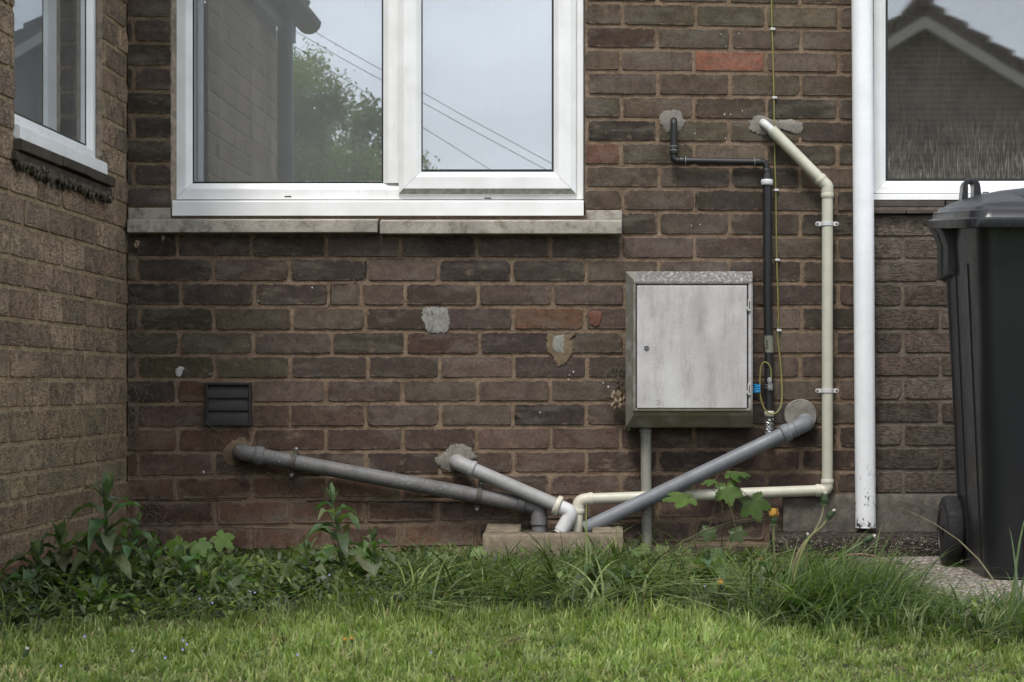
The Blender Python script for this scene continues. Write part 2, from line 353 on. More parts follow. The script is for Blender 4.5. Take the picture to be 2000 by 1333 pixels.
def leafmat(name, rough=0.5, tr=0.35):
    t = NT(name); a = t.attr('bcol')[0]
    col = t.mix(t.rng(t.noise(45, 4), 0.3, 0.7), a, t.mix(1.0, a, (0.62, 0.66, 0.6), 'MULTIPLY'))
    p = t.pbr(col, rough, t.bump(t.noise(160, 3), 0.25, 0.001), **{'Specular IOR Level': 0.3})
    tl = t.n('BsdfTranslucent', {'Color': t.mix(1.0, col, (1.3, 1.5, 0.6), 'MULTIPLY')}).outputs[0]
    return t.done(t.n('MixShader', {0: tr, 1: p, 2: tl}).outputs[0])
M['grass'] = leafmat('grass_blade', 0.5, 0.4); M['leaf'] = leafmat('leaf', 0.42, 0.38); M['stem'] = leafmat('plant_stem', 0.5, 0.1)
M['petal'] = simple('yellow_petal', (0.56, 0.33, 0.06), (0.42, 0.21, 0.05), 200, 0.6)
M['speed'] = simple('blue_petal', (0.20, 0.20, 0.42), (0.3, 0.3, 0.5), 200, 0.6)
M['fluff'] = simple('white_floret', (0.7, 0.66, 0.62), (0.5, 0.45, 0.4), 200, 0.8)
# ---------------------------------------------------------------- brickwork
def V(py): return H+(757-py)*K
def U(px): return (px-1200)*K
def sub_ranges(u0, u1, holes):
    segs = [(u0, u1)]
    for a, b in holes:
        nx = []
        for s0, s1 in segs:
            if b <= s0 or a >= s1: nx.append((s0, s1)); continue
            if a > s0: nx.append((s0, a))
            if b < s1: nx.append((b, s1))
        segs = nx
    return [s for s in segs if s[1]-s[0] > 0.015]
def brick_wall(rows, joints_fn, u0, u1, holes, tf, flip, colfn, mats, parent, label=None, seed=1, jt=0.0052, mw=-0.0042, rough=1.0, v0=None, v1=None):
    rnd = random.Random(seed); mb = MB()
    def brick(a, b, lo, hi, col):
        # lo, hi: callables u -> v
        n = max(3, int((b-a)/0.013)); per = []
        j = 0.0009*rough
        for k in range(n+1):
            u = a+(b-a)*k/n; per.append([u+(rnd.uniform(-j, j) if 0 < k < n else 0), lo(u)+rnd.uniform(-j, j)])
        for k in range(1, 3):
            per.append([b+rnd.uniform(-j, j), lo(b)+(hi(b)-lo(b))*k/3])
        for k in range(n, -1, -1):
            u = a+(b-a)*k/n; per.append([u+(rnd.uniform(-j, j) if 0 < k < n else 0), hi(u)+rnd.uniform(-j, j)])
        for k in range(2, 0, -1):
            per.append([a+rnd.uniform(-j, j), lo(a)+(hi(a)-lo(a))*k/3])
        # knock the four corners in
        idx = [0, n, n+3, 2*n+3]
        cu = (a+b)/2; cv = (lo(cu)+hi(cu))/2
        for q in idx:
            s = rnd.uniform(0.0006, 0.0026)*rough if rnd.random() < 0.88 else rnd.uniform(0.003, 0.006)*rough
            per[q][0] += s if per[q][0] < cu else -s; per[q][1] += s if per[q][1] < cv else -s
        N = len(per); wj = rnd.uniform(-0.0012, 0.0012)
        tilt = rnd.uniform(-0.0012, 0.0012)/0.11
        rings = []
        for ins, w, e in ((0.013, 0.0, 1.0), (0.0016, -0.0002, 0.25), (0.0, -0.0022, 0.0), (-0.0004, -0.012, 0.0)):
            r = []
            for (u, v) in per:
                du = cu-u; dv = cv-v
                uu = u+max(-ins, min(ins, du)) if abs(du) > ins else u+du*0.3
                vv = v+max(-ins, min(ins, dv)) if abs(dv) > ins else v+dv*0.3
                r.append((tf(uu, vv, w+wj+tilt*(uu-cu)), e))
            rings.append(r)
        base = len(mb.v); vs = []; cs = []
        for r in rings:
            for p, e in r: vs.append(p); cs.append((*col, e))
        fs = [tuple(range(N))]
        for i in range(3):
            for k in range(N):
                k2 = (k+1) % N; fs.append((i*N+k, (i+1)*N+k, (i+1)*N+k2, i*N+k2))
        if flip: fs = [tuple(reversed(f)) for f in fs]
        mb.add(vs, fs); mb.c += cs
    for i in range(len(rows)-1):
        (za, zb), (ya, yb) = rows[i], rows[i+1]       # upper line, lower line at u0 and u1
        hi = (lambda za, zb: lambda u: za+(zb-za)*(u-u0)/(u1-u0)-jt)(za, zb)
        lo = (lambda ya, yb: lambda u: ya+(yb-ya)*(u-u0)/(u1-u0)+jt)(ya, yb)
        js = sorted(joints_fn(i)); js = [j for j in js if u0+0.012 < j < u1-0.012]
        es = [u0-jt]+js+[u1+jt]
        for k in range(len(es)-1):
            a = es[k]+jt*rnd.uniform(0.75, 1.2); b = es[k+1]-jt*rnd.uniform(0.75, 1.2)
            zc = (hi((a+b)/2)+lo((a+b)/2))/2
            hs = [(h[0], h[1]) for h in holes if h[2] < zc < h[3]]
            for (s0, s1) in sub_ranges(a, b, hs):
                brick(s0, s1, lo, hi, colfn((s0+s1)/2, zc, i, rnd))
    w = mb.build('wall', mats[0], parent, smooth=False, fixn=False)
    if label: w['label'] = label
    # mortar bed, subdivided and a little uneven
    us = sorted(set([u0, u1]+[max(u0, min(u1, x)) for h in holes for x in h[:2]]))
    v0 = v0 if v0 is not None else min(min(r) for r in rows); v1 = v1 if v1 is not None else max(max(r) for r in rows)
    vs_ = sorted(set([v0, v1]+[max(v0, min(v1, x)) for h in holes for x in h[2:]]))
    mm = MB()
    for a, b in zip(us, us[1:]):
        for c, d in zip(vs_, vs_[1:]):
            if any(h[0] <= (a+b)/2 <= h[1] and h[2] <= (c+d)/2 <= h[3] for h in holes): continue
            q = [tf(a, c, mw), tf(b, c, mw), tf(b, d, mw), tf(a, d, mw)]
            mm.add(q, [(3, 2, 1, 0) if flip else (0, 1, 2, 3)])
    mm.build('mortar_bed', mats[1], w, fixn=False)
    return w

house = empty('brick_house', (-1.47, 0, 0), 'dark brick house with white framed windows and a projecting wing at the left', 'house')
EAVE = 2.16
LROWS = [-107, -59, -11, 36, 84, 131, 178, 225, 272, 319, 364, 407, 456, 503, 551, 599, 647, 694, 741, 789, 837, 884, 932, 979, 1031, 1080, 1128]
RROWS = [-82, -37, 8, 54, 98, 142, 188.5, 234, 279, 324, 369, 414, 461, 507, 553, 599, 646, 693, 740, 785, 832, 878, 923, 966, 1012, 1060, 1106]
LROWS = [LROWS[0]-47*k for k in (4, 3, 2, 1)]+LROWS; RROWS = [RROWS[0]-45.5*k for k in (4, 3, 2, 1)]+RROWS
XL, XR = 290, 1400; A0, A1 = 251, 1706
def ext(l, r, x): return l+(r-l)*(x-XL)/(XR-XL)
rows_b = [(V(ext(l, r, A0)), V(ext(l, r, A1))) for l, r in zip(LROWS, RROWS)]
JA = [345, 492, 638, 784, 931, 1074, 1214, 1357, 1497, 1636]; JB = [271, 420, 567, 716, 858, 1003, 1145, 1285, 1425, 1563, 1702]
FIX = {18: [271, 420, 569, 713, 857, 1002, 1143, 1287, 1425, 1564],
       19: [351, 497, 646, 791, 936, 1080, 1222, 1360, 1497, 1634],
       17: [352, 499, 644, 706, 790, 935, 1078, 1220, 1360, 1498, 1637],
       16: [271, 419, 566, 717, 856, 1002, 1145, 1286, 1424, 1565],
       14: [259, 1284, 1424, 1565]}
def jb(i):
    # row index: LROWS[16] = 456 is the upper line of row 16-? ; alternate phases
    k = i
    if k in FIX2: js = FIX2[k]
    else: js = JA if (k % 2 == PH) else JB
    rnd = random.Random(100+i)
    return [U(j+rnd.uniform(-2.5, 2.5)) for j in js if j > 338 or i > 15]+([] if i > 15 else [U(262)] if i % 2 else [])
# row starting at 456/461 has index 16 -> phase A ; 503/507 index 17 -> phase B
PH = 0
FIX2 = {17: FIX[16], 18: FIX[17], 19: FIX[18], 20: FIX[19]}
PAL = [(76, 67, 61), (68, 61, 57), (82, 74, 68), (76, 70, 61), (72, 67, 59), (78, 70, 66), (66, 59, 56), (86, 77, 71), (74, 65, 59), (70, 65, 60)]
SPECIAL = {(1424, 120): (104, 72, 60), (1075, 623): (92, 72, 58), (864, 670): (80, 64, 57), (1180, 300): (88, 68, 60), (1560, 525): (90, 70, 60),
           (1360, 300): (86, 66, 56), (500, 718): (74, 70, 58), (350, 718): (64, 61, 49), (345, 623): (62, 58, 49), (305, 670): (62, 58, 50), (425, 670): (66, 63, 54),
           (495, 623): (64, 59, 51), (380, 768): (92, 72, 58), (1160, 58): (80, 66, 58)}
def col_b(u, z, i, rnd):
    px = 1200+u/K; py = 757-(z-H)/K
    c = list(rnd.choice(PAL))
    if px > 1150 and py < 480:  c = [v*1.02 for v in c]; c = [c[0], c[1]*1.02, c[2]*0.98]
    if py > 780 and px < 700:
        f = min(1, (py-780)/60); q = rnd.choice([(82, 67, 58), (88, 71, 61), (78, 64, 56)]); c = [c[k]*(1-f)+q[k]*f for k in range(3)]
    elif py > 820: q = (74, 60, 53); c = [c[k]*0.5+q[k]*0.5 for k in range(3)]
    if py > 930: q = rnd.choice([(88, 70, 58), (82, 66, 55)]) if px < 900 else (76, 65, 60); c = [c[k]*.3+q[k]*.7 for k in range(3)]
    for (sx, sy), sc in SPECIAL.items():
        if abs(px-sx) < 60 and abs(py-sy) < 20: c = sc
    g = rnd.uniform(0.76, 1.16)
    return lin([c[0]*g*1.03, c[1]*g*.985, c[2]*g*.965], WG)
hole_main = (U(334), U(1143), V(456), 5)
HW2 = (U(1706), U(2440), V(421), 5)
tfb = lambda u, v, w: (u, -w, v)
wall_b = brick_wall(rows_b, jb, U(A0)-0.004, U(A1), [hole_main, (U(404), U(487), V(830), V(750))], tfb, False, col_b, (M['brick'], M['mortar']), house,
                    'dark brown brick wall with old repairs and patches', seed=3, v1=EAVE)
rr = [421-43.5*k for k in range(9, 0, -1)]+[421, 464, 508, 553, 600, 646, 692, 737, 783, 828, 873, 919, 966, 1012]
rows_r = [(V(y), V(y)) for y in rr]
def jr(i): return [U(x) for x in ([1764+145.5*k for k in range(-1, 12)] if (i % 2 == 0) else [1691+145.5*k for k in range(0, 12)])]
def col_r(u, z, i, rnd):
    c = rnd.choice([(84, 74, 66), (78, 68, 61), (92, 80, 72), (72, 63, 57), (96, 86, 78)]); return lin(c, WG)
brick_wall(rows_r, jr, U(1706)+0.002, U(2700), [HW2], tfb, False, col_r, (M['brick_r'], M['mortar_r']), house, 'rough textured brown brick wall beside the downpipe', seed=5, v1=EAVE)
# return wing at the left, facing right
XW = -1.473; DW = 2.53
tfl = lambda u, v, w: (XW+w, -u, v)
lr = [499-48.6*k for k in range(18, 0, -1)]+[499, 551, 598, 649, 694, 744, 791, 847, 896, 938, 988, 1035]
rows_l = [(V(y), V(y)) for y in lr]
def jl(i): return [0.017+0.2255*k for k in range(0, 12)] if i % 2 == 0 else [0.13+0.2255*k for k in range(0, 12)]
def col_l(u, z, i, rnd):
    py = 757-(z-H)/K
    c = rnd.choice([(131, 113, 94), (125, 107, 89), (137, 119, 100), (115, 99, 84), (130, 110, 92)])
    gg = rnd.uniform(.90, 1.06); c = [v*gg for v in c]
    if py > 700:
        f = min(1, (py-700)/150); q = rnd.choice([(108, 98, 70), (114, 100, 74)]); c = [c[k]*(1-f*.45)+q[k]*f*.45 for k in range(3)]
    if py > 950: q = (104, 86, 68); c = [c[k]*.4+q[k]*.6 for k in range(3)]
    return lin(c, 1.5)
WZ0 = 1.065
brick_wall(rows_l, jl, 0.0, DW, [(0.292, 1.11, WZ0, 5)], tfl, True, col_l, (M['brick_l'], M['mortar_l']), house,
           'buff rustic brick wing wall running towards the camera', seed=9, rough=1.3, v0=-0.05, v1=EAVE)
mb = MB()      # rendered foot of the wing wall
pts = 40; top = [V(1035)+0.006*math.sin(k*1.3)+random.uniform(-.004, .004) for k in range(pts+1)]
for k in range(pts):
    d0 = DW*k/pts; d1 = DW*(k+1)/pts; x = XW+0.004
    mb.add([(x, -d0, -.05), (x, -d1, -.05), (x, -d1, top[k+1]), (x, -d0, top[k]), (XW-.003, -d1, top[k+1]+.004), (XW-.003, -d0, top[k]+.004)], [(0, 3, 2, 1), (3, 5, 4, 2)])
mb.build('render_plinth', concrete('wing_render', lin((112, 88, 72), 1.05), 0.62, lin((84, 70, 52)), 0.5, 14), house)
# end wall of the wing, its far sides, roof, fascia and gutter
def col_e(u, z, i, rnd): return lin(rnd.choice([(106, 92, 74), (98, 85, 68), (112, 97, 79)]), 1.0)
tfe = lambda u, v, w: (XW-u, -DW-w, v)
brick_wall(rows_l, jl, 0.0, 3.4, [], tfe, True, col_e, (M['brick_l'], M['mortar_l']), house, 'buff brick end of the wing', seed=13, v0=-0.05, v1=EAVE)
mb = MB(); mb.box(-5.2, XW-1.7, -DW+0.03, 6, -.05, EAVE); mb.box(-5.0, 4.0, 2.6, 6, -.05, EAVE); build_split(mb, 'inner_wall', M['room'], house)
M['roof'] = simple('brown_roof_tile', (0.07, 0.05, 0.042), (0.045, 0.035, 0.03), 20, 0.9, 0.6, 60)
M['fascia'] = simple('dark_fascia', (0.035, 0.03, 0.028), rough=0.5)
mb = MB()
mb.add([(-1.38, -2.75, EAVE+.02), (-1.38, .12, EAVE+.02), (-3.3, .12, EAVE+1.05), (-3.3, -2.75, EAVE+1.05), (-5.5, .12, EAVE+.02), (-5.5, -2.75, EAVE+.02)], [(0, 1, 2, 3), (3, 2, 4, 5)])
mb.add([(-5.5, -.12, EAVE+.02), (4.2, -.12, EAVE+.02), (4.2, 3.2, EAVE+1.6), (-5.5, 3.2, EAVE+1.6), (4.2, 6.5, EAVE+.02), (-5.5, 6.5, EAVE+.02)], [(0, 1, 2, 3), (3, 2, 4, 5)])
roof = mb.build('roof', M['roof'], house)
sm = roof.modifiers.new('thick', 'SOLIDIFY'); sm.thickness = 0.05; sm.offset = 1
mb = MB(); mb.box(-1.43, -1.415, -2.7, -.13, EAVE-.13, EAVE+.02)
mb.box(-1.165, 4.1, -.13, -.105, EAVE-.10, EAVE+.02); mb.box(-1.165, 4.1, -.104, 0, EAVE-.115, EAVE-.10)
mb.build('fascia', M['fascia'], house)
mb = MB(); rings = []
for y in (-2.72, -.14):
    rings.append([(-1.36+.056*math.cos(math.pi+math.pi*k/10), y, EAVE-.03+.056*math.sin(math.pi+math.pi*k/10)) for k in range(11)] +
                 [(-1.36+.050*math.cos(2*math.pi-math.pi*k/10), y, EAVE-.03+.050*math.sin(2*math.pi-math.pi*k/10)) for k in range(11)])
mb.loft(rings); mb.build('gutter', M['black_pl'], house, smooth=True)
mb = MB(); mb.tube([(-1.405, -2.35, EAVE-.03), (-1.405, -2.35, 0.03)], .034)
dp = mb.build('dark_downpipe', M['black_pl'], None, smooth=True); tag(dp, 'dark round downpipe near the end of the wing wall, reflected in the main window', 'downpipe')

# ---------------------------------------------------------------- windows
def bars(mb, x0, x1, z0, z1, prof, tf, sides='LRBT', gap=0.0003, top=True):
    """mitred frame bars; prof = [(inset, off)...] from outer back to inner back; tf(u, v, off)"""
    for s in sides:
        ring0 = []; ring1 = []
        for ins, off in prof:
            a, b, c, d = x0+ins, x1-ins, z0+ins, z1-ins
            if s == 'L': p, q = (a, c+gap), (a, d-gap)
            elif s == 'R': p, q = (b, c+gap), (b, d-gap)
            elif s == 'B': p, q = (a+gap, c), (b-gap, c)
            else: p, q = (a+gap, d), (b-gap, d)
            ring0.append(tf(p[0], p[1], off)); ring1.append(tf(q[0], q[1], off))
        mb.loft([ring0, ring1])
def XO(px, off): return P(px, 0, off).x
def ZO(py, off): return P(0, py, off).z
ZT = 2.04
# main window
of = -0.018
px2 = lambda n: n*K
mb = MB(); x0, x1 = XO(342, of), XO(1139.5, of); zb = ZO(390, of)
prof = [(0, -.075), (0, of), (px2(21), of), (px2(24), of-.002), (px2(34), of-.014), (px2(34), -.075)]
pf = [(0, -.075), (0, of), (px2(20), of), (px2(23), of-.002), (px2(32.5), of-.014), (px2(32.5), -.075)]
bars(mb, x0, XO(1139.2, of), zb, ZT, pf, tfb, 'LBT')
# mullion
mx0, mx1 = XO(748, of), XO(790, of)
mb.loft([[(XO(748.5, of-.014), -(of-.014), z), (XO(757, of), -(of-.002), z), (XO(760, of), -of, z), (mx1, -of, z), (mx1, .075, z), (XO(748.5, of-.014), .075, z)] for z in (ZO(358, of), ZT)])
mb.box(XO(1113, of), x1, -of-.0004, .075, zb+.0003, ZT)
win = mb.build('window', M['upvc'], house, bevel=.0012); win['label'] = 'large white plastic window above the long concrete sill'
mb = MB(); cx0, cx1 = XO(336, .012), XO(1140, .012); z1 = ZO(391, .012); z0 = ZO(422, .012)
mb.loft([[(x, .07, z1), (x, .02, z1), (x, -.008, z1-.001), (x, -.012, z1-.006), (x, -.013, z0), (x, .07, z0)] for x in (cx0, cx1)])
mb.build('window_board', M['upvc'], win, bevel=.0015)
os_ = 0.004
mb = MB()
sx0, sx1, sz0 = XO(777, os_), XO(1126, os_), ZO(380, os_)
bars(mb, sx0, sx1, sz0, ZT-.02, [(0, of+.001), (.0015, of+.012), (px2(11.5), os_), (px2(34), os_), (px2(37), os_-.003), (px2(45), os_-.016), (px2(45), -.05)], tfb)
cas = mb.build('casement', M['upvc'], win, bevel=.0012)
mb = MB(); mb.add([(sx0+.002, -(of+.0135), sz0+.0008), (sx1-.002, -(of+.0135), sz0+.0008), (sx1-px2(11.5), -(os_+.0006), sz0+px2(11.2)), (sx0+px2(11.5), -(os_+.0006), sz0+px2(11.2))], [(0, 1, 2, 3)])
mb.build('grimy_edge', M['upvc_dirty'], win)
def pane(pxa, pxb, pyb, off, parent, mat, tf=None, lab=None):
    xa, xb, za = XO(pxa, off), XO(pxb, off), ZO(pyb, off); g = px2(4)
    mb = MB(); mb.box(xa-.005, xb+.005, -off, -off+.004, za-.005, ZT-.03)
    p = mb.build('pane', mat, parent)
    if lab: p['label'] = lab
    mb = MB()
    o2 = off+.0015
    bars(mb, xa, xb, za, ZT-.035, [(-.004, off+.0003), (-.004, o2), (px2(3.4), o2), (px2(4), off+.0003)], tfb)
    mb.build('gasket', M['gasket'], parent)
pane(375, 749.5, 359, of-.016, win, M['glass'], lab='left fixed pane reflecting the green tree')
pane(821.5, 1081.5, 335, os_-.018, win, M['glass'], lab='right opening pane reflecting pale sky')
mb = MB(); mb.box(XO(556, of)+0, XO(569, of), -of-.0006, -of+.01, ZO(385.6, of), ZO(383.4, of)); mb.box(XO(946, of), XO(960, of), -of-.0006, -of+.01, ZO(388.6, of), ZO(386.4, of))
build_split(mb, 'drain_slot', M['dark_hole'], win)
mb = MB()   # sealant beads
def bead(mb, xa, xb, z0, z1, o0, o1, n=60, j=.0012):
    L = []; 
    for k in range(n+1):
        z = z0+(z1-z0)*k/n; a = xa+random.uniform(-j, j); b = xb
        L.append([(a, -o1, z), (b, -o0, z), (b, .03, z), (a, .03, z)])
    mb.loft(L)
bead(mb, XO(333, 0), XO(342.5, 0), V(424), ZT, -.014, -.003)
mb.build('sealant_bead', M['sealant'], win, smooth=True)
mb = MB(); bead(mb, XO(1144, 0), XO(1139.6, 0), V(424), ZT, -.020, -.008)
mb.build('sealant_bead', simple('dark_sealant', lin((92, 84, 76)), lin((60, 54, 50)), 60, .8), win, smooth=True)  # darker strip along the right edge of the frame
mb = MB(); mb.box(U(334), U(1144), -.003, .05, V(430), V(421.5)); mb.build('bedding_mortar', M['cement_warm'], win)
# curtain and room behind
mb = MB(); n = 60; x0c, x1c = U(350), U(1130); vs = []
for k in range(n+1):
    x = x0c+(x1c-x0c)*k/n; y = .115+.006*math.sin(k*1.1)+.004*math.sin(k*2.3); vs += [(x, y, V(420)), (x, y, ZT)]
mb.add(vs, [(2*k, 2*k+2, 2*k+3, 2*k+1) for k in range(n)]); mb.build('net_curtain', M['curtain'], win, smooth=True)
def room(x0, x1, y0, y1, z0, z1):
    mb = MB(); mb.box(x0, x1, y0, y1, z0, z1); mb.f = [f for i, f in enumerate(mb.f) if i != 2]
    return mb.build('room_lining', M['room'], house)
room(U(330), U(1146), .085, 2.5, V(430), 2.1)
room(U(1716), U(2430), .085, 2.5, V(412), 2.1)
# long concrete sill in two lengths with raised ends
sl = MB()
def sillpiece(pa, pb, t, b):
    return dict(x0=XO(pa, .045), x1=XO(pb, .045), z1=ZO(t, .045), z0=ZO(b, .045))
for k, (pa, pb, t, b) in enumerate(((248, 737, 430, 454.5), (741.5, 1214, 431.5, 457))):
    q = sillpiece(pa, pb, t, b); mb = MB()
    if k == 1: q['x1'] = XO(1214.5, .045)
    mb.loft([[(x, .06, q['z0']), (x, -.045, q['z0']), (x, -.045, q['z1']), (x, -.010, q['z1']+.006), (x, .06, q['z1']+.008)] for x in (q['x0'], q['x1'])])
    o = mb.build('window_sill', M['sill'], house, bevel=.0025)
    o['label'] = ('mossy grey left length of the concrete sill', 'cleaner pale right length of the concrete sill')[k]
mb = MB(); mb.box(U(251), U(334), -.006, .06, V(429), V(407)); mb.box(U(1145.5), U(1215), -.006, .06, V(431), V(411.5))
build_split(mb, 'sill_stool', M['sill'], house, bevel=.003)
# right window
ow = -.014; mb = MB()
x0, x1 = XO(1706, ow), XO(2440, ow)
zb = ZO(378, ow)
bars(mb, x0, x1, zb, ZT, [(0, -.075), (0, ow), (px2(14), ow), (px2(16), ow-.003), (px2(25), ow-.014), (px2(25), -.075)], tfb)
win2 = mb.build('window', M['upvc'], house, bevel=.0012); win2['label'] = 'white framed window behind the wheelie bin with streaked dark glass'
mb = MB(); z1 = ZO(378.6, .008); z0 = ZO(391, .008)
mb.loft([[(x, .07, z1), (x, .02, z1), (x, -.008, z1-.001), (x, -.009, z0), (x, .07, z0)] for x in (XO(1706, .01), x1)]); mb.build('window_board', M['upvc'], win2, bevel=.0015)
pane(1730, 2416, 353, ow-.016, win2, M['glass_rain'], lab='dark pane with run marks reflecting a gable')
mb = MB(); mb.box(XO(1919, ow), XO(1931, ow), -ow-.0006, -ow+.01, ZO(377.3, ow), ZO(375.2, ow)); mb.build('drain_slot', M['dark_hole'], win2)
mb = MB(); k = 0; px = 1700
while px < 2440:
    w = (148, 96, 120, 130)[k % 4]; mb.box(XO(px, .012), XO(px+w-3, .012), -.012-(k % 3)*.001, .06, V(404.5), V(393+(k % 2))); px += w; k += 1
px = 1690; k = 0
while px < 2440:
    w = (81, 125, 130, 110)[k % 4]; mb.box(XO(px, .018), XO(px+w-2, .018), -.020-(k % 2)*.002, .06, V(418.5), V(411)); px += w; k += 1
mb.build('tile_sill', concrete('tile_sill', lin((84, 76, 72), 1.2), .6), house, bevel=.0015)
mb = MB(); mb.box(U(1700), U(2440), -.010, .06, V(413), V(403)); mb.build('sill_bedding', M['mortar_r'], house)
# wing window (its plane is the wing wall)
wl = -.020; mb = MB()
tfs = lambda u, v, off: (XW+off, -u, v)
wz0 = 1.150
bars(mb, .290, 1.125, wz0, ZT, [(0, -.075), (0, wl), (.026, wl), (.029, wl-.003), (.040, wl-.018), (.040, -.075)], tfs)
win3 = mb.build('window', M['upvc'], house, bevel=.0012); win3['label'] = 'white framed window in the wing wall at the far left'
mb = MB()
mb.loft([[(XW-.07, y, wz0), (XW-.02, y, wz0), (XW+.008, y, wz0-.003), (XW+.012, y, wz0-.006), (XW+.013, y, 1.112), (XW-.07, y, 1.112)] for y in (-.283, -1.109)])
mb.build('window_board', M['upvc'], win3, bevel=.0015)
mb = MB(); mb.add([(XW+wl-.018, -.325, wz0+.035), (XW+wl-.018, -1.10, wz0+.035), (XW+wl-.018, -1.10, ZT), (XW+wl-.018, -.325, ZT)], [(0, 1, 2, 3)])
mb.build('pane', M['glass_side'], win3)
mb = MB(); bars(mb, .330, 1.086, wz0+.040, ZT-.04, [(-.004, wl-.0178), (-.004, wl-.0165), (.004, wl-.0165), (.005, wl-.0178)], tfs); mb.build('gasket', M['gasket'], win3)
mb = MB(); bead_l = []
for k in range(40):
    z = 1.115+(ZT-1.115)*k/39; j = random.uniform(-.0015, .0015); bead_l.append([(XW-.002, -.286+j*.3, z), (XW-.002, -.2925+j, z), (XW-.018, -.2925, z), (XW-.018, -.286, z)])
mb.loft(bead_l); mb.build('sealant_bead', M['sealant'], win3)
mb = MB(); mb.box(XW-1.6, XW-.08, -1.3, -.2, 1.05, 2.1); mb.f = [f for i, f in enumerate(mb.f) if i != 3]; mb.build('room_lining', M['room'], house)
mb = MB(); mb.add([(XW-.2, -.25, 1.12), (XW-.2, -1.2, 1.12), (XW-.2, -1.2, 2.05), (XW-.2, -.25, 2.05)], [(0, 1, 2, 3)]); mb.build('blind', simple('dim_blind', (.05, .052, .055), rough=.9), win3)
# dark jamb reveal + sill of the wing window
mb = MB()
for k, (a, b) in enumerate(((.245, .50), (.503, .78), (.783, 1.13))):
    mb.box(XW-.06, XW+.026+.002*(k % 2), -b, -a, 1.080+.002*(k % 2), 1.108)
for k, (a, b) in enumerate(((.235, .60), (.604, 1.14))):
    mb.box(XW-.06, XW+.014, -b, -a, 1.056, 1.078)
mb.build('tile_sill', concrete('dark_tile_sill', lin((92, 84, 74), .9), .45, lin((58, 54, 44)), .8), house, bevel=.003)
# ---------------------------------------------------------------- patches, stains and cracks on the wall
def blob(pts_px, mat, name, parent, thick=.004, seed=0, off=0.0006, rough=3.0, label=None):
    """irregular smear of mortar through photo-pixel outline points"""
    rnd = random.Random(seed); n = len(pts_px); out = []
    cx = sum(p[0] for p in pts_px)/n; cy = sum(p[1] for p in pts_px)/n
    for i in range(n):
        a = pts_px[i]; b = pts_px[(i+1) % n]
        m = max(2, int(math.hypot(b[0]-a[0], b[1]-a[1])/3.5))
        for k in range(m):
            t = k/m; out.append((a[0]+(b[0]-a[0])*t+rnd.uniform(-rough, rough)*.5, a[1]+(b[1]-a[1])*t+rnd.uniform(-rough, rough)*.5))
    N = len(out); mb = MB(); vs = []
    cs = []
    for s, w, ea in ((1.12, off-.0002, 0), (1.04, off+.0003, .1), (.90, off+thick*.55, .6), (.6, off+thick, 1), (.3, off+thick*1.05, 1)):
        for (x, y) in out:
            xx = cx+(x-cx)*s; yy = cy+(y-cy)*s
            vs.append((U(xx), -(w+.0012+rnd.uniform(-.0003, .0003)*(s < 1)), V(yy))); cs.append((1, 1, 1, ea))
    fs = [(r*N+k, r*N+(k+1) % N, (r+1)*N+(k+1) % N, (r+1)*N+k) for r in range(4) for k in range(N)]; fs.append(tuple(4*N+k for k in range(N)))
    mb.add(vs, fs); mb.c = cs; o = mb.build(name, mat, parent, smooth='all')
    if label: o['label'] = label
    return o
def ring(cx, cy, rx, ry, n=12, seed=0, j=.18):
    rnd = random.Random(seed); return [(cx+rx*math.cos(2*math.pi*k/n)*rnd.uniform(1-j, 1+j), cy+ry*math.sin(2*math.pi*k/n)*rnd.uniform(1-j, 1+j)) for k in range(n)]
W = wall_b
def patch(pts, mat, label, **kw): return blob(pts, M[mat], 'mortar_patch', W, label=label, **kw)
patch([(1287, 232), (1290, 222), (1300, 217), (1312, 214), (1326, 215), (1333, 222), (1337, 238), (1334, 250), (1325, 256), (1312, 258), (1304, 262), (1296, 250), (1290, 243)], 'cement', 'grey cement round the black overflow pipe hole', seed=1)
patch([(1461, 240), (1472, 228), (1485, 224), (1497, 230), (1508, 234), (1520, 236), (1540, 233), (1558, 236), (1568, 242), (1570, 250), (1563, 262), (1550, 262), (1535, 256), (1518, 255), (1505, 262), (1490, 266), (1476, 262), (1463, 256)], 'cement', 'grey cement smear around the white pipe stub', seed=2)
patch([(828, 601), (850, 599), (872, 601), (877, 612), (879, 628), (876, 645), (860, 652), (842, 651), (830, 643), (826, 625), (823, 612)], 'cement_pale', 'pale grey square patch on the wall face', seed=3, thick=.0015, rough=4)
patch([(1068, 652), (1080, 650), (1102, 652), (1125, 650), (1120, 662), (1122, 680), (1118, 690), (1112, 700), (1104, 712), (1093, 716), (1084, 706), (1080, 695), (1070, 690), (1066, 670)], 'cement_warm', 'buff mortar patch below the orange brown brick', seed=4, thick=.002, rough=4)
patch([(1080, 654), (1100, 654), (1104, 668), (1102, 690), (1082, 690), (1078, 672)], 'cement_pale', 'small pale square in the buff patch', seed=5, thick=.0035)
patch([(432, 885), (440, 872), (452, 862), (466, 854), (480, 856), (490, 864), (497, 872), (492, 880), (480, 884), (470, 900), (456, 912), (442, 906), (436, 896)], 'cement_warm', 'mortar round the far left waste pipe hole', seed=6, rough=4)
patch([(852, 896), (868, 884), (878, 872), (892, 866), (908, 868), (920, 874), (928, 884), (932, 896), (918, 900), (905, 906), (895, 922), (878, 922), (862, 914), (852, 904)], 'cement', 'grey mortar round the middle waste pipe hole', seed=7, rough=4)
M['redpatch'] = smear('spalled_red_face', lin((122, 86, 76), 1.0))
blob([(1150, 610), (1164, 606), (1177, 607), (1176, 620), (1171, 634), (1162, 640), (1153, 630)], M['redpatch'], 'spalled_face', W, .002, 8, label='exposed red spalled brick end')
M['whitewash'] = simple('white_splash', (0.48, 0.47, 0.45), (0.32, 0.31, 0.3), 90, .8)
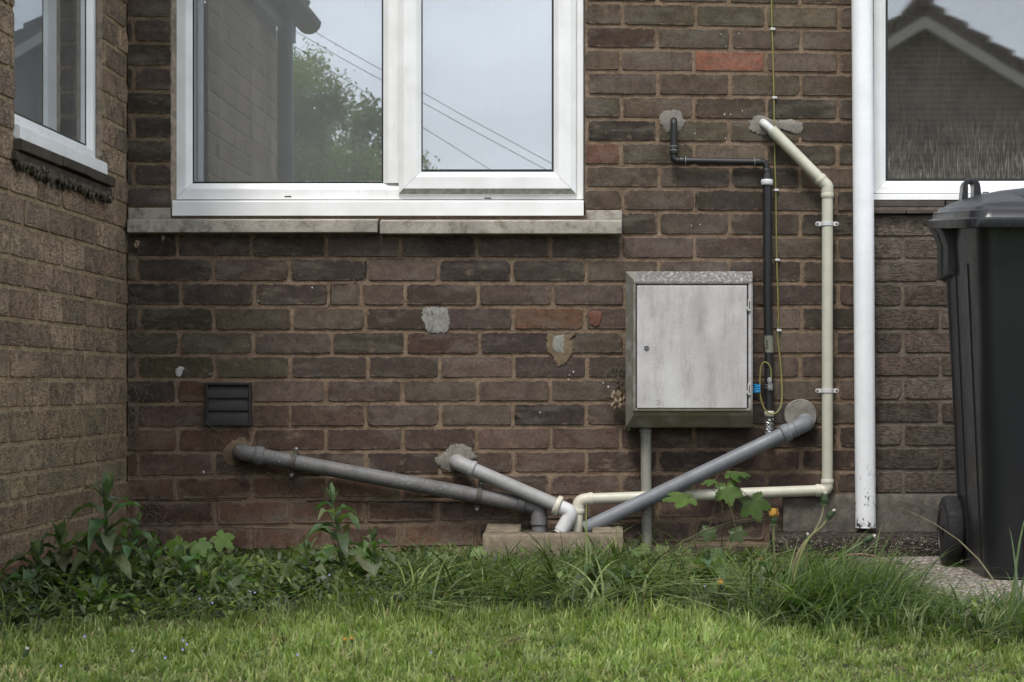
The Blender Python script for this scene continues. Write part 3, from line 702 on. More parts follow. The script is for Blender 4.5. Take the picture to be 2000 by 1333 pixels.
blob([(344, 722), (352, 717), (360, 720), (356, 726), (353, 735), (346, 734), (344, 728)], M['whitewash'], 'white_splash', W, .0015, 9, rough=1.5)
mb = MB()
for (x, y, r) in ((1188, 756, 3), (1178, 748, 2), (1120, 727, 2.4), (1110, 742, 2), (1112, 733, 1.6), (1055, 806, 2), (410, 731, 2), (398, 922, 3), (1408, 68, 1.6), (1443, 66, 1.4), (1415, 224, 2), (1427, 224, 1.6), (1450, 217, 1.6), (1357, 261, 1.6), (1417, 271, 1.6), (1350, 441, 1.6), (1367, 439, 1.6), (1228, 838, 4), (505, 588, 1.5), (610, 562, 2), (1418, 92, 1.4)):
    p = ring(x, y, r*.7, r, 8, int(x)); q = [(U(a), -.0022, V(b)) for a, b in p]; mb.add(q+[(U(x), -.003, V(y))], [(i, (i+1) % 8, 8) for i in range(8)])
mb.build('white_speckle', M['whitewash'], W)
def strip(mb, pts, w, off=.0004):
    L = []; pts = [Vector((U(a), 0, V(b))) for a, b in pts]
    vs = []
    for i, p in enumerate(pts):
        d = (pts[min(i+1, len(pts)-1)]-pts[max(i-1, 0)]).normalized(); nn = Vector((d.z, 0, -d.x))*w*K/2*random.uniform(.6, 1.3)
        vs += [(p.x+nn.x, -off, p.z+nn.z), (p.x-nn.x, -off, p.z-nn.z)]
    mb.add(vs, [(2*i, 2*i+1, 2*i+3, 2*i+2) for i in range(len(pts)-1)])
def crackline(a, b, n, j=.7): return [(a[0]+(b[0]-a[0])*k/n+random.uniform(-j, j), a[1]+(b[1]-a[1])*k/n+random.uniform(-j, j)) for k in range(n+1)]
mb = MB()
strip(mb, crackline((714, 510), (713, 541), 8, .6), 4.2, .0016); strip(mb, crackline((713, 541), (692, 553), 6), 1.6, .0016); strip(mb, crackline((700, 554), (647, 556), 8), 1.3, .0014)
strip(mb, crackline((646.5, 556), (646, 590), 8, .5), 1.6, .0016); strip(mb, crackline((646, 590), (640, 603), 4, .5), 1.6, .0016); strip(mb, crackline((640, 602), (570, 602), 10), 1.2, .0014)
strip(mb, crackline((717, 508), (790, 506), 10), 1.5, .0014); strip(mb, crackline((1359.5, 378), (1359, 408), 8, .4), 2.4, .0016)
strip(mb, crackline((600, 979), (900, 982), 40, 1.2), 2.4, .0016); strip(mb, crackline((262, 978), (470, 978), 26, 1.2), 1.8, .0016)
strip(mb, crackline((568, 1034), (430, 1030), 20, 1.0), .9, .0014)
build_split(mb, 'crack', M['dark_hole'], W, fixn=False)

# ---------------------------------------------------------------- vent
vt = empty('air_vent', P(445, 833, 0), 'square dark brown plastic vent with three louvres low on the left of the wall', 'vent')
mb = MB(); a, b, c, d = XO(400, .014), XO(490.5, .014), ZO(833, .014), ZO(747, .014)
bars(mb, a, b, c, d, [(0, -.004), (0, .012), (.002, .014), (.008, .014), (.0095, .010), (.0095, -.004)], tfb, gap=0)
mb.build('frame', M['vent'], vt, bevel=.0006)
hh = (d-c-.019)/3
for k in range(3):
    z0 = c+.0095+hh*k; mb = MB(); n = 8
    prof = [(.010-.008*(j/n)**1.6, z0+hh*(j/n)*.985) for j in range(n+1)]
    L = [[(x, -o, z) for o, z in prof]+[(x, .002, z0+hh*.98), (x, .002, z0)] for x in (a+.0097, b-.0097)]
    mb.loft(L); mb.build('louvre', M['vent'], vt, smooth=True)
mb = MB(); mb.box(a+.006, b-.006, .003, .01, c+.006, d-.006); mb.build('back_plate', M['dark_hole'], vt)

# ---------------------------------------------------------------- pipes
def pipe(mb, pts, r, rad=None, n=24, fr=10): mb.tube(fillet(pts, rad, fr) if rad else pts, r, n)
def collar(mb, a, b, r0, r1, n=28):
    a, b = Vector(a), Vector(b); d = (b-a)
    mb.tube([a, a+d*.12, a+d*.2, a+d*.8, a+d*.88, b], [r0, r1*.97, r1, r1, r1*.97, r0], n)
def strap(name, c, axis, r, w, parent, mat, lugs=True, lug_len=.014, thick=.002, screw='screw', style='saddle'):
    """pipe clip round a pipe at point c; axis = pipe direction"""
    axis = Vector(axis).normalized(); out = Vector((0, -1, 0)); side = axis.cross(out).normalized()
    mb = MB(); wallo = c.y*-1; R1 = r+thick
    arc = [(-R1, wallo-.0005)]+[(-R1*math.cos(math.pi*k/16), None, R1*math.sin(math.pi*k/16)) for k in range(17)]+[(R1, wallo-.0005)]
    def pt(s, o, z): q = c+side*s+out*o; return q+axis*z
    outer = [(-R1, -wallo+.003)]+[(-R1*math.cos(math.pi*k/16), R1*math.sin(math.pi*k/16)) for k in range(17)]+[(R1, -wallo+.003)]
    inner = [(-(R1-thick), -wallo+.003)]+[(-(R1-thick)*math.cos(math.pi*k/16), (R1-thick)*math.sin(math.pi*k/16)) for k in range(17)]+[(R1-thick, -wallo+.003)]
    L = []
    for (so, oo), (si, oi) in zip(outer, inner):
        L.append([pt(so, oo, -w/2), pt(so, oo, w/2), pt(si, oi, w/2), pt(si, oi, -w/2)])
    mb.loft(L)
    for sg in (-1, 1):
        n = 14; base = R1*sg
        cx = (R1+lug_len)*sg
        top = []; 
        o0 = -wallo+.0035 if style != 'mid' else -.004
        o1 = o0+.0035
        shp = [(base-sg*.002, -w/2), (cx, -w/2)]+[(cx+sg*w/2*math.sin(math.pi*k/8), -w/2*math.cos(math.pi*k/8)) for k in range(1, 8)]+[(cx, w/2), (base-sg*.002, w/2)]
        mb.loft([[pt(s, o0, z) for s, z in shp], [pt(s, o1, z) for s, z in shp]])
    o = mb.build(name, mat, parent, bevel=.0006)
    for sg in (-1, 1):
        mb = MB(); cc = pt((R1+lug_len)*sg, o0+.0030, 0); mb.tube([cc, cc+out*.0012, cc+out*.0022], [w*.30, w*.30, w*.18], 12)
        mb.build('screw', M[screw], o)
    return o
g1 = empty('waste_pipe', P(470, 888, 0), 'long weathered dark grey waste pipe sloping down from the left wall hole to the gully', 'pipe')
o1 = .045; r1 = .0232
A = P(470, 884, o1); B = P(1042, 989, o1); dAB = (B-A).normalized()
mb = MB(); pipe(mb, [A+dAB*.03, B], r1); mb.build('tube', M['grey_old'], g1, smooth=True)
mb = MB(); pipe(mb, [P(470, 884, -.02), A, A+dAB*.055], r1+.002, .035); collar(mb, A+dAB*.042, A+dAB*.072, r1+.001, r1+.0055); mb.build('elbow', M['grey_old'], g1, smooth=True)
mb = MB(); C1 = P(1053, 992, o1); C2 = P(1053, 1046, o1+.01)
pipe(mb, [B-dAB*.012, C1, P(1053, 1026, o1+.005)], r1+.0015, .030); collar(mb, P(1053, 1016, o1), P(1053, 1027, o1), r1, r1+.003); pipe(mb, [P(1053, 1020, o1), P(1053, 1064, o1+.01)], r1-.0005)
mb.build('elbow', M['grey_old'], g1, smooth=True)
mb = MB(); collar(mb, B-dAB*.05, B-dAB*.022, r1+.001, r1+.006); mb.build('collar', M['grey_dark'], g1, smooth=True)
for (x, y) in ((573, 906), (936, 969)):
    c = A+dAB*((P(x, y, o1)-A).dot(dAB)); strap('bracket', c, dAB, r1, .015, g1, M['bracket_old'], lug_len=.013, style='mid', thick=.0035, screw='metal')
g2 = empty('waste_pipe', P(893, 905, 0), 'short pale grey waste pipe sloping from the middle wall hole, with a white spout', 'pipe')
o2 = .075; r2 = .0212
A = P(893, 904, .05); B = P(1092, 990, o2); d = (B-A).normalized()
mb = MB(); pipe(mb, [A+d*.02, B], r2); mb.build('tube', M['grey_light'], g2, smooth=True)
mb = MB(); pipe(mb, [P(893, 904, -.02), A, A+d*.05], r2+.002, .035); collar(mb, A+d*.042, A+d*.058, r2+.001, r2+.005); collar(mb, P(893, 904, .004), P(893, 904, .02), r2+.002, r2+.004); mb.build('elbow', M['grey_light'], g2, smooth=True)
mb = MB(); collar(mb, B-d*.014, B+d*.004, r2+.004, r2+.0105); mb.build('collar', M['ivory'], g2, smooth=True)
mb = MB(); C = P(1117, 1001, o2+.004); E = P(1094, 1043, o2+.012); pipe(mb, [B, C, C+(E-C)*.9], r2+.001, .024); 
L = fillet([C, E], None) if False else None
mb.build('elbow', M['white_pipe'], g2, smooth=True)
mb = MB(); dd = (E-C).normalized(); s = C+dd*.030; ang = [2*math.pi*k/24 for k in range(24)]
n1 = dd.cross(Vector((0, 1, 0))).normalized(); n2 = dd.cross(n1)
mb.loft([[p+n1*rr*math.cos(a)+n2*rr*math.sin(a) for a in ang] for p, rr in ((s, r2-.001), (E, r2-.001), (E, r2-.004), (s, r2-.004))], cap=False)
mb.build('spout', M['white_pipe'], g2, smooth=True)
g3 = empty('overflow_pipe', P(1493, 243, 0), 'cream overflow pipe angling down from the upper wall, then along to the gully', 'pipe')
r3 = .0168; o3 = .042
a0 = P(1493, 243, .012); a1 = P(1509, 256, .030); b1 = P(1616, 364, o3); c1_ = P(1616, 958, o3); d1_ = P(1152, 975, o3+.01)
mb = MB(); pipe(mb, [P(1489, 239, -.01), P(1494, 243, .026), a1+(b1-a1)*.03], .0125, .012); mb.build('stub', M['white_pipe'], g3, smooth=True)
mb = MB(); e = (b1-a1).normalized(); pipe(mb, [a1-e*.004, b1, b1+(c1_-b1)*.03], r3, .016); pipe(mb, [b1+(c1_-b1)*.02, c1_-(c1_-b1).normalized()*.02], r3); pipe(mb, [c1_+(d1_-c1_).normalized()*.02, d1_], r3)
mb.build('tube', M['cream'], g3, smooth=True)
def elb(a, b, c, la, lc, r, mat, parent, rad=.02, name='elbow'):
    a, b, c = Vector(a), Vector(b), Vector(c); u = (a-b).normalized(); w = (c-b).normalized(); mb = MB()
    pipe(mb, [b+u*la, b, b+w*lc], r+.0016, rad); collar(mb, b+u*la, b+u*(la-.016), r, r+.0028); collar(mb, b+w*(lc-.016), b+w*lc, r, r+.0028)
    return mb.build(name, mat, parent, smooth=True)
elb(a1, b1, c1_, .036, .036, r3, M['cream'], g3, .014); elb(b1, c1_, d1_, .034, .036, r3, M['ivory'], g3, .018)
d2_ = P(1130, 978, o3+.012); d3_ = P(1127, 1064, o3+.02)
elb(d1_, d2_, d3_, .045, .040, r3, M['ivory'], g3, .022)
mb = MB(); pipe(mb, [d2_+(d3_-d2_).normalized()*.03, d3_], r3-.0005); mb.build('tube', M['ivory'], g3, smooth=True)
for y in (437.5, 763.5): strap('bracket', P(1615.5, y, o3), (0, 0, 1), r3, .0125, g3, M['white_pipe'], lug_len=.010, style='mid', thick=.0022)
g4 = empty('waste_pipe', P(1562, 812, 0), 'blue grey waste pipe sloping down left from the round concrete boss', 'pipe')
r4 = .0222; o4 = .085
A = P(1573, 828, .06); B = P(1142, 1034, .095); d = (B-A).normalized()
mb = MB(); pipe(mb, [A+d*.02, B], r4); mb.build('tube', M['grey_blue'], g4, smooth=True)
mb = MB(); pipe(mb, [P(1573, 826, .0), A, A+d*.07], r4+.002, .038); collar(mb, A+d*.052, A+d*.078, r4+.001, r4+.0055); collar(mb, A+d*.030, A+d*.036, r4+.002, r4+.0035); collar(mb, P(1573, 826, .030), P(1573, 826, .042), r4+.001, r4+.0045)
mb.build('elbow', M['grey_blue'], g4, smooth=True)
mb = MB(); c = P(1562, 812, 0); n = 40
L = []
for rr_, o in ((.0485, -.01), (.0495, .026), (.047, .0305), (.03, .0315), (.001, .0318)):
    L.append([(c.x+rr_*math.cos(2*math.pi*k/n), -o, c.z+rr_*math.sin(2*math.pi*k/n)*1.02) for k in range(n)])
mb.loft(L); mb.build('boss', concrete('boss_concrete', lin((150, 146, 138), 1.0), .5, lin((105, 98, 88)), .5, 40), g4, smooth=True)
g5 = empty('black_pipe', P(1316, 235, 0), 'thin black pipe running right then down beside the meter cabinet', 'pipe')
r5 = .0102; o5 = .026
q = [P(1316, 236, -.01), P(1316, 236, o5), P(1315, 314, o5), P(1496, 317, o5), P(1498, 352, o5)]
mb = MB(); pipe(mb, q, r5, .016); mb.build('tube', M['black_pl'], g5, smooth=True)
mb = MB()
for a, b in ((P(1315.5, 287, o5), P(1315.3, 303, o5)), (P(1326, 314.3, o5), P(1338, 314.6, o5)), (P(1475, 316.7, o5), P(1489, 317, o5)), (P(1497, 330, o5), P(1497, 342, o5))): collar(mb, a, b, r5, r5+.0022)
build_split(mb, 'collar', M['black_pl'], g5, smooth=True)
mb = MB()
for c, ax in ((P(1315.6, 286, o5), (0, 0, 1)), (P(1315.4, 294, o5), (0, 0, 1)), (P(1339, 314.6, o5), (1, 0, 0)), (P(1474, 316.6, o5), (1, 0, 0))):
    ax = Vector(ax); mb.tube([c-ax*.0008, c+ax*.0008], r5+.0026, 20)
build_split(mb, 'seal_ring', M['grey_light'], g5, smooth=True)
r6 = .0132
mb = MB(); pipe(mb, [P(1498, 338, o5), P(1498, 352, o5)], [.0125, .0165]); pipe(mb, [P(1498, 362, o5), P(1499.5, 600, o5), P(1501.5, 700, o5), P(1502.5, 812, o5)], r6)
pipe(mb, [P(1502.5, 800, o5), P(1502.5, 850, o5-.004), P(1502.5, 862, -.02)], r6-.0025)
mb.build('tube', M['black_pl'], g5, smooth=True)
mb = MB(); collar(mb, P(1498, 351, o5), P(1498, 362, o5), .0165, .0185); mb.build('clip', M['white_pipe'], g5, smooth=True)
mb = MB(); n = 16; c0 = P(1501, 656, o5); c1 = P(1502, 689, o5); L = []
for c, k in ((c0, 0), (c1, 1)):
    L.append([(c.x+(r6+.0008)*math.cos(math.pi+math.pi*j/n), c.y+(r6+.0008)*math.sin(math.pi+math.pi*j/n), c.z) for j in range(n+1)])
vs = L[0]+L[1]; mb.add(vs, [(j, j+1, n+2+j, n+1+j) for j in range(n)])
tp = mb.build('label_tape', M['tape'], g5, smooth='all')
# three printed digits running down the tape, too worn to read beyond their outline
mb = MB()
def digit_ring(cx, cz, w, h, o, th, full=True):
    n = 18; vs = []
    for s in (1, 1-th/w*2):
        for k in range(n): vs.append((cx+w/2*s*math.cos(2*math.pi*k/n), -o, cz+h/2*s*math.sin(2*math.pi*k/n)))
    mb.add(vs, [(k, (k+1) % n, n+(k+1) % n, n+k) for k in range(n)])
for k, y in enumerate((667, 673.5, 680)):
    c = P(1498, y, o5); fo = -c.y+r6-.0006
    digit_ring(c.x-.0012, c.z, .0044, .0075, fo+.0006, .0012); digit_ring(c.x+.0022, c.z, .0038, .006, fo+.0012, .0011)
mb.build('printed_mark', M['ink'], tp)
cl = MB(); c = P(1503.5, 755, o5); cl.box(c.x-.0065, c.x+.0065, c.y-r6-.006, c.y-r6+.003, c.z-.012, c.z+.012); cl.tube([P(1503, 743, o5+.014), P(1503, 743, o5+.023)], .0075, 16)
cl.tube([P(1503.5, 757, o5+.018), P(1503.5, 757, o5+.024)], .004, 8)
for zz in (-.004, .004): cl.tube([(P(1502.5, 755, o5).x, o5*-1, c.z+zz-.002), (P(1502.5, 755, o5).x, o5*-1, c.z+zz+.002)], r6+.0012, 20)
cl.build('earth_clamp', M['metal'], g5, bevel=.0006)
mb = MB(); collar(mb, P(1502.5, 803, o5), P(1502.5, 814, o5), r6, r6+.0018); mb.build('white_band', M['ivory'], g5, smooth=True)
mb = MB(); rnd = random.Random(4); n = 14; L = []
for k in range(12):
    z = ZO(816, o5)-(.050*k/11); L.append([(U(1502.5)*.995+(r6+rnd.uniform(-.002, .002))*math.cos(2*math.pi*j/n), -o5+(r6+rnd.uniform(-.002, .0015))*math.sin(2*math.pi*j/n), z) for j in range(n)])
mb.loft(L); mb.build('foil_wrap', M['foil'], g5)
# earth wire
wr_ = empty('earth_wire', P(1507, 0, 0), 'thin yellow and green earth wire looping down the wall to a clamp', 'wire')
wp = [(1507, -280, .005), (1507, 0, .005), (1508, 58, .005), (1510, 120, .005), (1511.5, 190, .005), (1513, 300, .006), (1515, 372, .005), (1516, 440, .005), (1517, 508, .005), (1520, 600, .006), (1520, 646, .005), (1519, 664, .006), (1524, 705, .010),
      (1526.5, 740, .016), (1527.5, 770, .026), (1526, 790, .034), (1520, 803, .042), (1511, 809, .046), (1501, 807, .047), (1492, 797, .047), (1486, 780, .046), (1484, 755, .045), (1485, 725, .044), (1489, 711, .044), (1495, 708, .044), (1502, 713, .044), (1506, 724, .043), (1506, 738, .042), (1505, 742, .042)]
ctrl = [P(*p) for p in wp]; pts = []
for i in range(len(ctrl)-1):
    p0, p1, p2, p3 = ctrl[max(i-1, 0)], ctrl[i], ctrl[i+1], ctrl[min(i+2, len(ctrl)-1)]
    for k in range(5):
        t = k/5; pts.append(.5*((2*p1)+(p2-p0)*t+(2*p0-5*p1+4*p2-p3)*t*t+(3*p1-p0-3*p2+p3)*t**3))
pts.append(ctrl[-1])
mb = MB(); mb.tube(pts, .0024, 8); mb.build('sheathed_wire', M['wire'], wr_, smooth=True)
for (x, y) in ((1508, 57), (1511.5, 191), (1515, 371.5), (1517, 508), (1520, 645.5)):
    mb = MB(); c = P(x, y, .006); mb.box(c.x-.0045, c.x+.0045, -.010, .002, c.z-.0035, c.z+.0035); mb.tube([(c.x+.0065, .002, c.z), (c.x+.0065, -.008, c.z)], .0035, 10)
    mb.build('cable_clip', M['white_pipe'], wr_, bevel=.0006)

# ---------------------------------------------------------------- meter cabinet
mc = empty('meter_cabinet', P(1345, 835, 0), 'weathered white meter cabinet fixed to the wall with a locked square door', 'meter box')
mb = MB()
ob = .13
def rect(xa, xb, yt, yb, off): return [P(xa, yb, off), P(xb, yb, off), P(xb, yt, off), P(xa, yt, off)]
mb.loft([rect(1222, 1468, 531, 836, -.003), rect(1222, 1469, 531, 836, .06), rect(1222, 1470, 530.5, 835, .075), rect(1237, 1470, 546, 812, .108), rect(1239, 1469.5, 549, 806, .112)])
body = mb.build('body', M['meter_body'], mc, bevel=.003)
mb = MB()   # raised lip round the door opening
def barsP(mb, xa, xb, yt, yb, prof):
    bars(mb, P(xa, 0, prof[2][1]).x, P(xb, 0, prof[2][1]).x, P(0, yb, prof[2][1]).z, P(0, yt, prof[2][1]).z, prof, tfb, gap=0)
barsP(mb, 1236, 1468, 549, 804, [(0, .105), (0, .118), (.002, .121), (.0075, .121), (.010, .116), (.010, .105)])
mb.build('door_rim', M['meter_body'], mc, bevel=.001)
mb = MB(); a, b, c, d = P(1244, 0, .124).x, P(1459, 0, .124).x, P(0, 798, .124).z, P(0, 558, .124).z
mb.box(a, b, -.124, -.113, c, d); door = mb.build('door', M['meter_door'], mc, bevel=.0025, segs=3)
mb = MB(); mb.box(a-.004, b+.0045, -.1135, -.110, c-.003, d+.0045); mb.build('door_gap', M['dark_hole'], mc)
mb = MB(); cc = P(1263, 680, .124)
mb.tube([cc, cc+Vector((0, -.002, 0))], .0085, 24); mb.build('lock', M['metal'], door, smooth=True, bevel=.0008)
mb = MB(); mb.tube([cc+Vector((0, -.0018, 0)), cc+Vector((0, -.0025, 0))], .0055, 20); mb.build('lock_recess', M['dark_hole'], door)
mb = MB(); mb.tube([cc+Vector((0, -.0022, 0)), cc+Vector((0, -.0036, 0))], .0024, 12); mb.build('lock_pin', M['metal'], door)
for y in (597, 761):
    mb = MB(); h = P(1463.5, y, .124); mb.box(h.x-.0045, h.x+.0045, -.127, -.112, h.z-.017, h.z+.017); mb.box(h.x-.009, h.x+.001, -.1262, -.12, h.z-.012, h.z-.004)
    hg = mb.build('hinge', M['meter_door'], mc, bevel=.001)
    mb = MB(); mb.box(h.x-.001, h.x+.0012, -.1275, -.12, h.z-.010, h.z+.012); mb.build('hinge_slot', M['dark_hole'], hg)
# moulded letter-like roundel at the door foot
mb = MB(); cc = P(1284, 785, .1242); n = 22; vs = []
for k in range(n):
    a_ = R(40)+R(280)*k/(n-1)
    for rr_, o in ((.0085, 0), (.0078, .0009), (.0066, .0009), (.006, 0)): vs.append((cc.x+rr_*math.cos(a_), cc.y-o+.0002, cc.z+rr_*math.sin(a_)))
mb.add(vs, [(4*k+j, 4*k+j+1, 4*k+5+j, 4*k+4+j) for k in range(n-1) for j in range(3)]); mb.box(cc.x, cc.x+.008, cc.y-.0009, cc.y+.0002, cc.z-.001, cc.z+.0002)
mb.build('moulded_mark', M['meter_door'], door)
bt = MB(); c = P(1478, 760, .05); rnd = random.Random(2)
for k in range(5):
    z = c.z+.010-k*.0048; bt.tube([(c.x-.009, -.05, z+rnd.uniform(-.001, .001)), (c.x-.003, -.054, z+rnd.uniform(-.002, .002)), (c.x+.004, -.053, z+rnd.uniform(-.002, .002)), (c.x+.009, -.048, z)], .0032, 8)
o = bt.build('blue_tie', M['blue'], None, smooth=True); tag(o, 'bright blue plastic tie poking out beside the meter cabinet hinge', 'cable tie')
cd = empty('conduit', P(1262, 1078, .035), 'dirty cream conduit dropping from under the meter cabinet to the ground', 'pipe')
mb = MB(); pipe(mb, [P(1261, 820, .035), P(1262, 930, .035), P(1263.5, 1090, .035)], .0162); mb.build('tube', M['conduit'], cd, smooth=True)
mb = MB(); collar(mb, P(1261, 838, .035), P(1261, 846, .035), .0162, .0185); mb.build('collar', M['conduit'], cd, smooth=True)
# ---------------------------------------------------------------- white downpipe
dpp = empty('white_downpipe', P(1690, 1033, .06), 'tall white painted downpipe with chipped paint at its open foot', 'downpipe')
mb = MB(); T0 = P(1682, -280, .062); T1 = P(1690.5, 1031, .062)
n = 40; L = []
rad = .0305; zz = [T0.z+(T1.z-T0.z)*k/14 for k in range(15)]
for k, z in enumerate(zz):
    t = k/14; x = T0.x+(T1.x-T0.x)*t; r_ = .0325+(-.0020)*t; L.append([(x+r_*math.cos(2*math.pi*j/n), -.062+r_*math.sin(2*math.pi*j/n), z) for j in range(n)])
x = T1.x; L.append([(x+.0275*math.cos(2*math.pi*j/n), -.062+.0275*math.sin(2*math.pi*j/n), T1.z) for j in range(n)]); L.append([(x+.0275*math.cos(2*math.pi*j/n), -.062+.0275*math.sin(2*math.pi*j/n), T1.z+.2) for j in range(n)])
mb.loft(L); mb.build('tube', M['downpipe'], dpp, smooth=True)
mb = MB(); mb.tube([(T0.x, -.062, 1.98), (T0.x, -.062, 2.03)], .036, 32); mb.box(T0.x-.05, T0.x+.05, -.03, .0, 1.99, 2.02); mb.build('bracket', M['downpipe'], dpp, smooth=True)

# ---------------------------------------------------------------- gully surround
def gl(px, py, y): L = D+y; return Vector(((px-1200)/F*L, y, H+(757-py)/F*L))
gu = empty('gully_surround', (-.22, -.14, 0), 'rough buff concrete gully surround that the waste pipes drain into', 'gully')
gx0, gx1 = gl(943, 0, -.27).x, gl(1217, 0, -.27).x; yb0, yf = -.012, -.275; zt = gl(0, 1022, -.03).z; zf = gl(0, 1045, yf).z
zf = min(zf, zt)-.0
mb = MB()
def wobble_box(mb, x0, x1, y0, y1, z0, z1a, z1b, nx=24, j=.0022, seed=1):
    """box whose top slopes from z1a at y0 (back) to z1b at y1 (front), with an uneven face"""
    rnd = random.Random(seed); L = []
    for k in range(nx+1):
        x = x0+(x1-x0)*k/nx; w = lambda: rnd.uniform(-j, j)
        L.append([(x, y0, z0), (x, y0, z1a+w()), (x, (y0+y1)/2, (z1a+z1b)/2+w()), (x, y1+.006, z1b+w()), (x, y1+w(), z1b-.007+w()), (x, y1-.002+w(), (z0+z1b)/2), (x, y1-.003, z0)])
    mb.loft(L)
wobble_box(mb, gx0, gx1, -.195, yf, -.06, zf+.002, zf, seed=1)
wobble_box(mb, gx0, gx0+.10, yb0, -.1955, -.06, zt, zf+.004, nx=6, seed=2)
wobble_box(mb, gx1-.09, gx1, yb0, -.1955, -.06, zt, zf+.004, nx=6, seed=3)
wobble_box(mb, gx0+.101, gx1-.091, yb0, -.03, -.06, zt-.02, zt-.022, nx=12, seed=4)
mb.build('rim', M['gully'], gu, smooth='all')
mb = MB(); mb.box(gx0+.09, gx1-.08, -.20, -.02, -.05, -.045); mb.build('pit_floor', M['dark_hole'], gu)  # plain near-black sheet across the bottom of the pit

# ---------------------------------------------------------------- plinth, footing, path, ground
def wob_sheet(mb, x0, x1, y0, y1, nx, ny, zf_):
    vs = []
    for j in range(ny+1):
        for i in range(nx+1):
            x = x0+(x1-x0)*i/nx; y = y0+(y1-y0)*j/ny; vs.append((x, y, zf_(x, y)))
    mb.add(vs, [(j*(nx+1)+i, j*(nx+1)+i+1, (j+1)*(nx+1)+i+1, (j+1)*(nx+1)+i) for j in range(ny) for i in range(nx)])
pl = MB()
zpl = gl(0, 968, -.03).z
L = []; rnd = random.Random(8); x = U(1528)
while x < 2.6:
    w = lambda a=.0014: rnd.uniform(-a, a)
    L.append([(x, .0, -.05), (x, .0, zpl+.004), (x, -.026+w(), zpl+.002+w()), (x, -.031+w(), zpl-.004), (x, -.033+w(), zpl-.035), (x, -.0335+w(), .10), (x, -.034+w(), .06), (x, -.034, -.05)]); x += .02
pl.loft(L); o = pl.build('concrete_plinth', M['plinth'], None, smooth='all'); tag(o, kind='structure')
fo = MB(); L = []; x = U(1502)
while x < 2.6:
    w = lambda a=.004: rnd.uniform(-a, a); nn = mnoise.noise(Vector((x*9, 0, 0)))*.012
    L.append([(x, -.030, -.05), (x, -.030, .066+w(.002)), (x, -.10, .064+w(.002)), (x, -.165+nn+w(), .060+w(.002)), (x, -.182+nn+w(), .048+w(.003)), (x, -.188+nn+w(), .03+w(.003)), (x, -.19+nn+w(), .012), (x, -.196+nn, -.05)]); x += .012
fo.loft(L); o = fo.build('rough_footing', M['rough'], None, smooth='all'); tag(o, kind='structure')
def zpath(x, y): return .004+mnoise.noise(Vector((x*6, y*6, 0)))*.003
mb = MB(); wob_sheet(mb, .72, 4.2, -1.62, -.19, 60, 40, zpath); o = mb.build('path', M['path'], None, smooth='all'); tag(o, kind='structure')
mb = MB(); mb.box(.72, 4.2, -1.62, -1.60, -.05, .0035); mb.box(.70, .72, -1.62, -.2, -.05, .0035); o = mb.build('path_edge', M['path'], None); tag(o, kind='structure')
def zg(x, y): return -.006+mnoise.noise(Vector((x*1.3, y*1.3, 3)))*.012-max(0, (x-.6))*0 if not (x > .68 and -1.66 < y < -.15) else -.04
mb = MB(); wob_sheet(mb, -1.9, 2.4, -4.6, .02, 110, 110, zg); o = mb.build('soil_bed', M['soil'], None, smooth='all'); tag(o, kind='structure')
M['field'] = simple('distant_lawn', (0.06, 0.09, 0.025), (0.09, 0.11, 0.04), 3, .95, .6, 20)
mb = MB(); mb.add([(-120, -160, -.045), (120, -160, -.045), (120, 60, -.045), (-120, 60, -.045)], [(0, 1, 2, 3)]); o = mb.build('ground', M['field'], None); tag(o, kind='structure')
# ---------------------------------------------------------------- wheelie bin
bn = empty('wheelie_bin', (1.2, -.66, .0), 'tall black wheelie bin with a lid, standing on the pinkish path', 'wheelie bin')
def rrect(x0, x1, y0, y1, r, z, n=7, zt=None):
    out = []
    for cx, cy, a0 in ((x1-r, y1-r, 0), (x0+r, y1-r, 90), (x0+r, y0+r, 180), (x1-r, y0+r, 270)):
        for k in range(n+1):
            a = R(a0+90*k/n); x = cx+r*math.cos(a); y = cy+r*math.sin(a)
            out.append((x, y, z if zt is None else z+zt*(y-y0)/(y1-y0)))
    return out
BX0, BX1, TX0, TX1 = .962, 1.425, .920, 1.485
def bring(t, ins=0, z=None):
    x0 = BX0+(TX0-BX0)*t+ins; x1 = BX1+(TX1-BX1)*t-ins; y0 = -.89+(-.99+.89)*t+ins; y1 = -.44+(-.40+.44)*t-ins
    return rrect(x0, x1, y0, y1, .075-.02*t, (.006+(.925-.006)*t) if z is None else z)
mb = MB(); rings = [bring(0, .03, .0045), bring(0, .012, .008), bring(0, .003, .016)]+[bring(t/16) for t in range(0, 17)]
rings += [rrect(TX0-.015, TX1+.015, -1.005, -.385, .06, .905, zt=.04), rrect(TX0-.015, TX1+.015, -1.005, -.385, .06, .925, zt=.045)]
mb.loft(rings); body = mb.build('body', M['binp'], bn, smooth=True)
mb = MB()      # moulded corner flutes
for (yo, w) in ((-.62, .010), (-.50, .008), (-.80, .012)):
    L = []
    for k in range(13):
        t = .03+.86*k/12; x0 = BX0+(TX0-BX0)*t; L.append([(x0+.004, yo-w, .006+.919*t), (x0-.0035, yo-w*.4, .006+.919*t), (x0-.0035, yo+w*.4, .006+.919*t), (x0+.004, yo+w, .006+.919*t)])
    mb.loft(L)
y_f = lambda t: -.89-.10*t
for xo in (1.055, 1.33):
    L = []
    for k in range(13):
        t = .05+.82*k/12; L.append([(xo-.010, y_f(t)+.003, .006+.919*t), (xo-.004, y_f(t)-.003, .006+.919*t), (xo+.004, y_f(t)-.003, .006+.919*t), (xo+.010, y_f(t)+.003, .006+.919*t)])
    mb.loft(L)
mb.build('rib', M['binp'], bn, smooth=True)
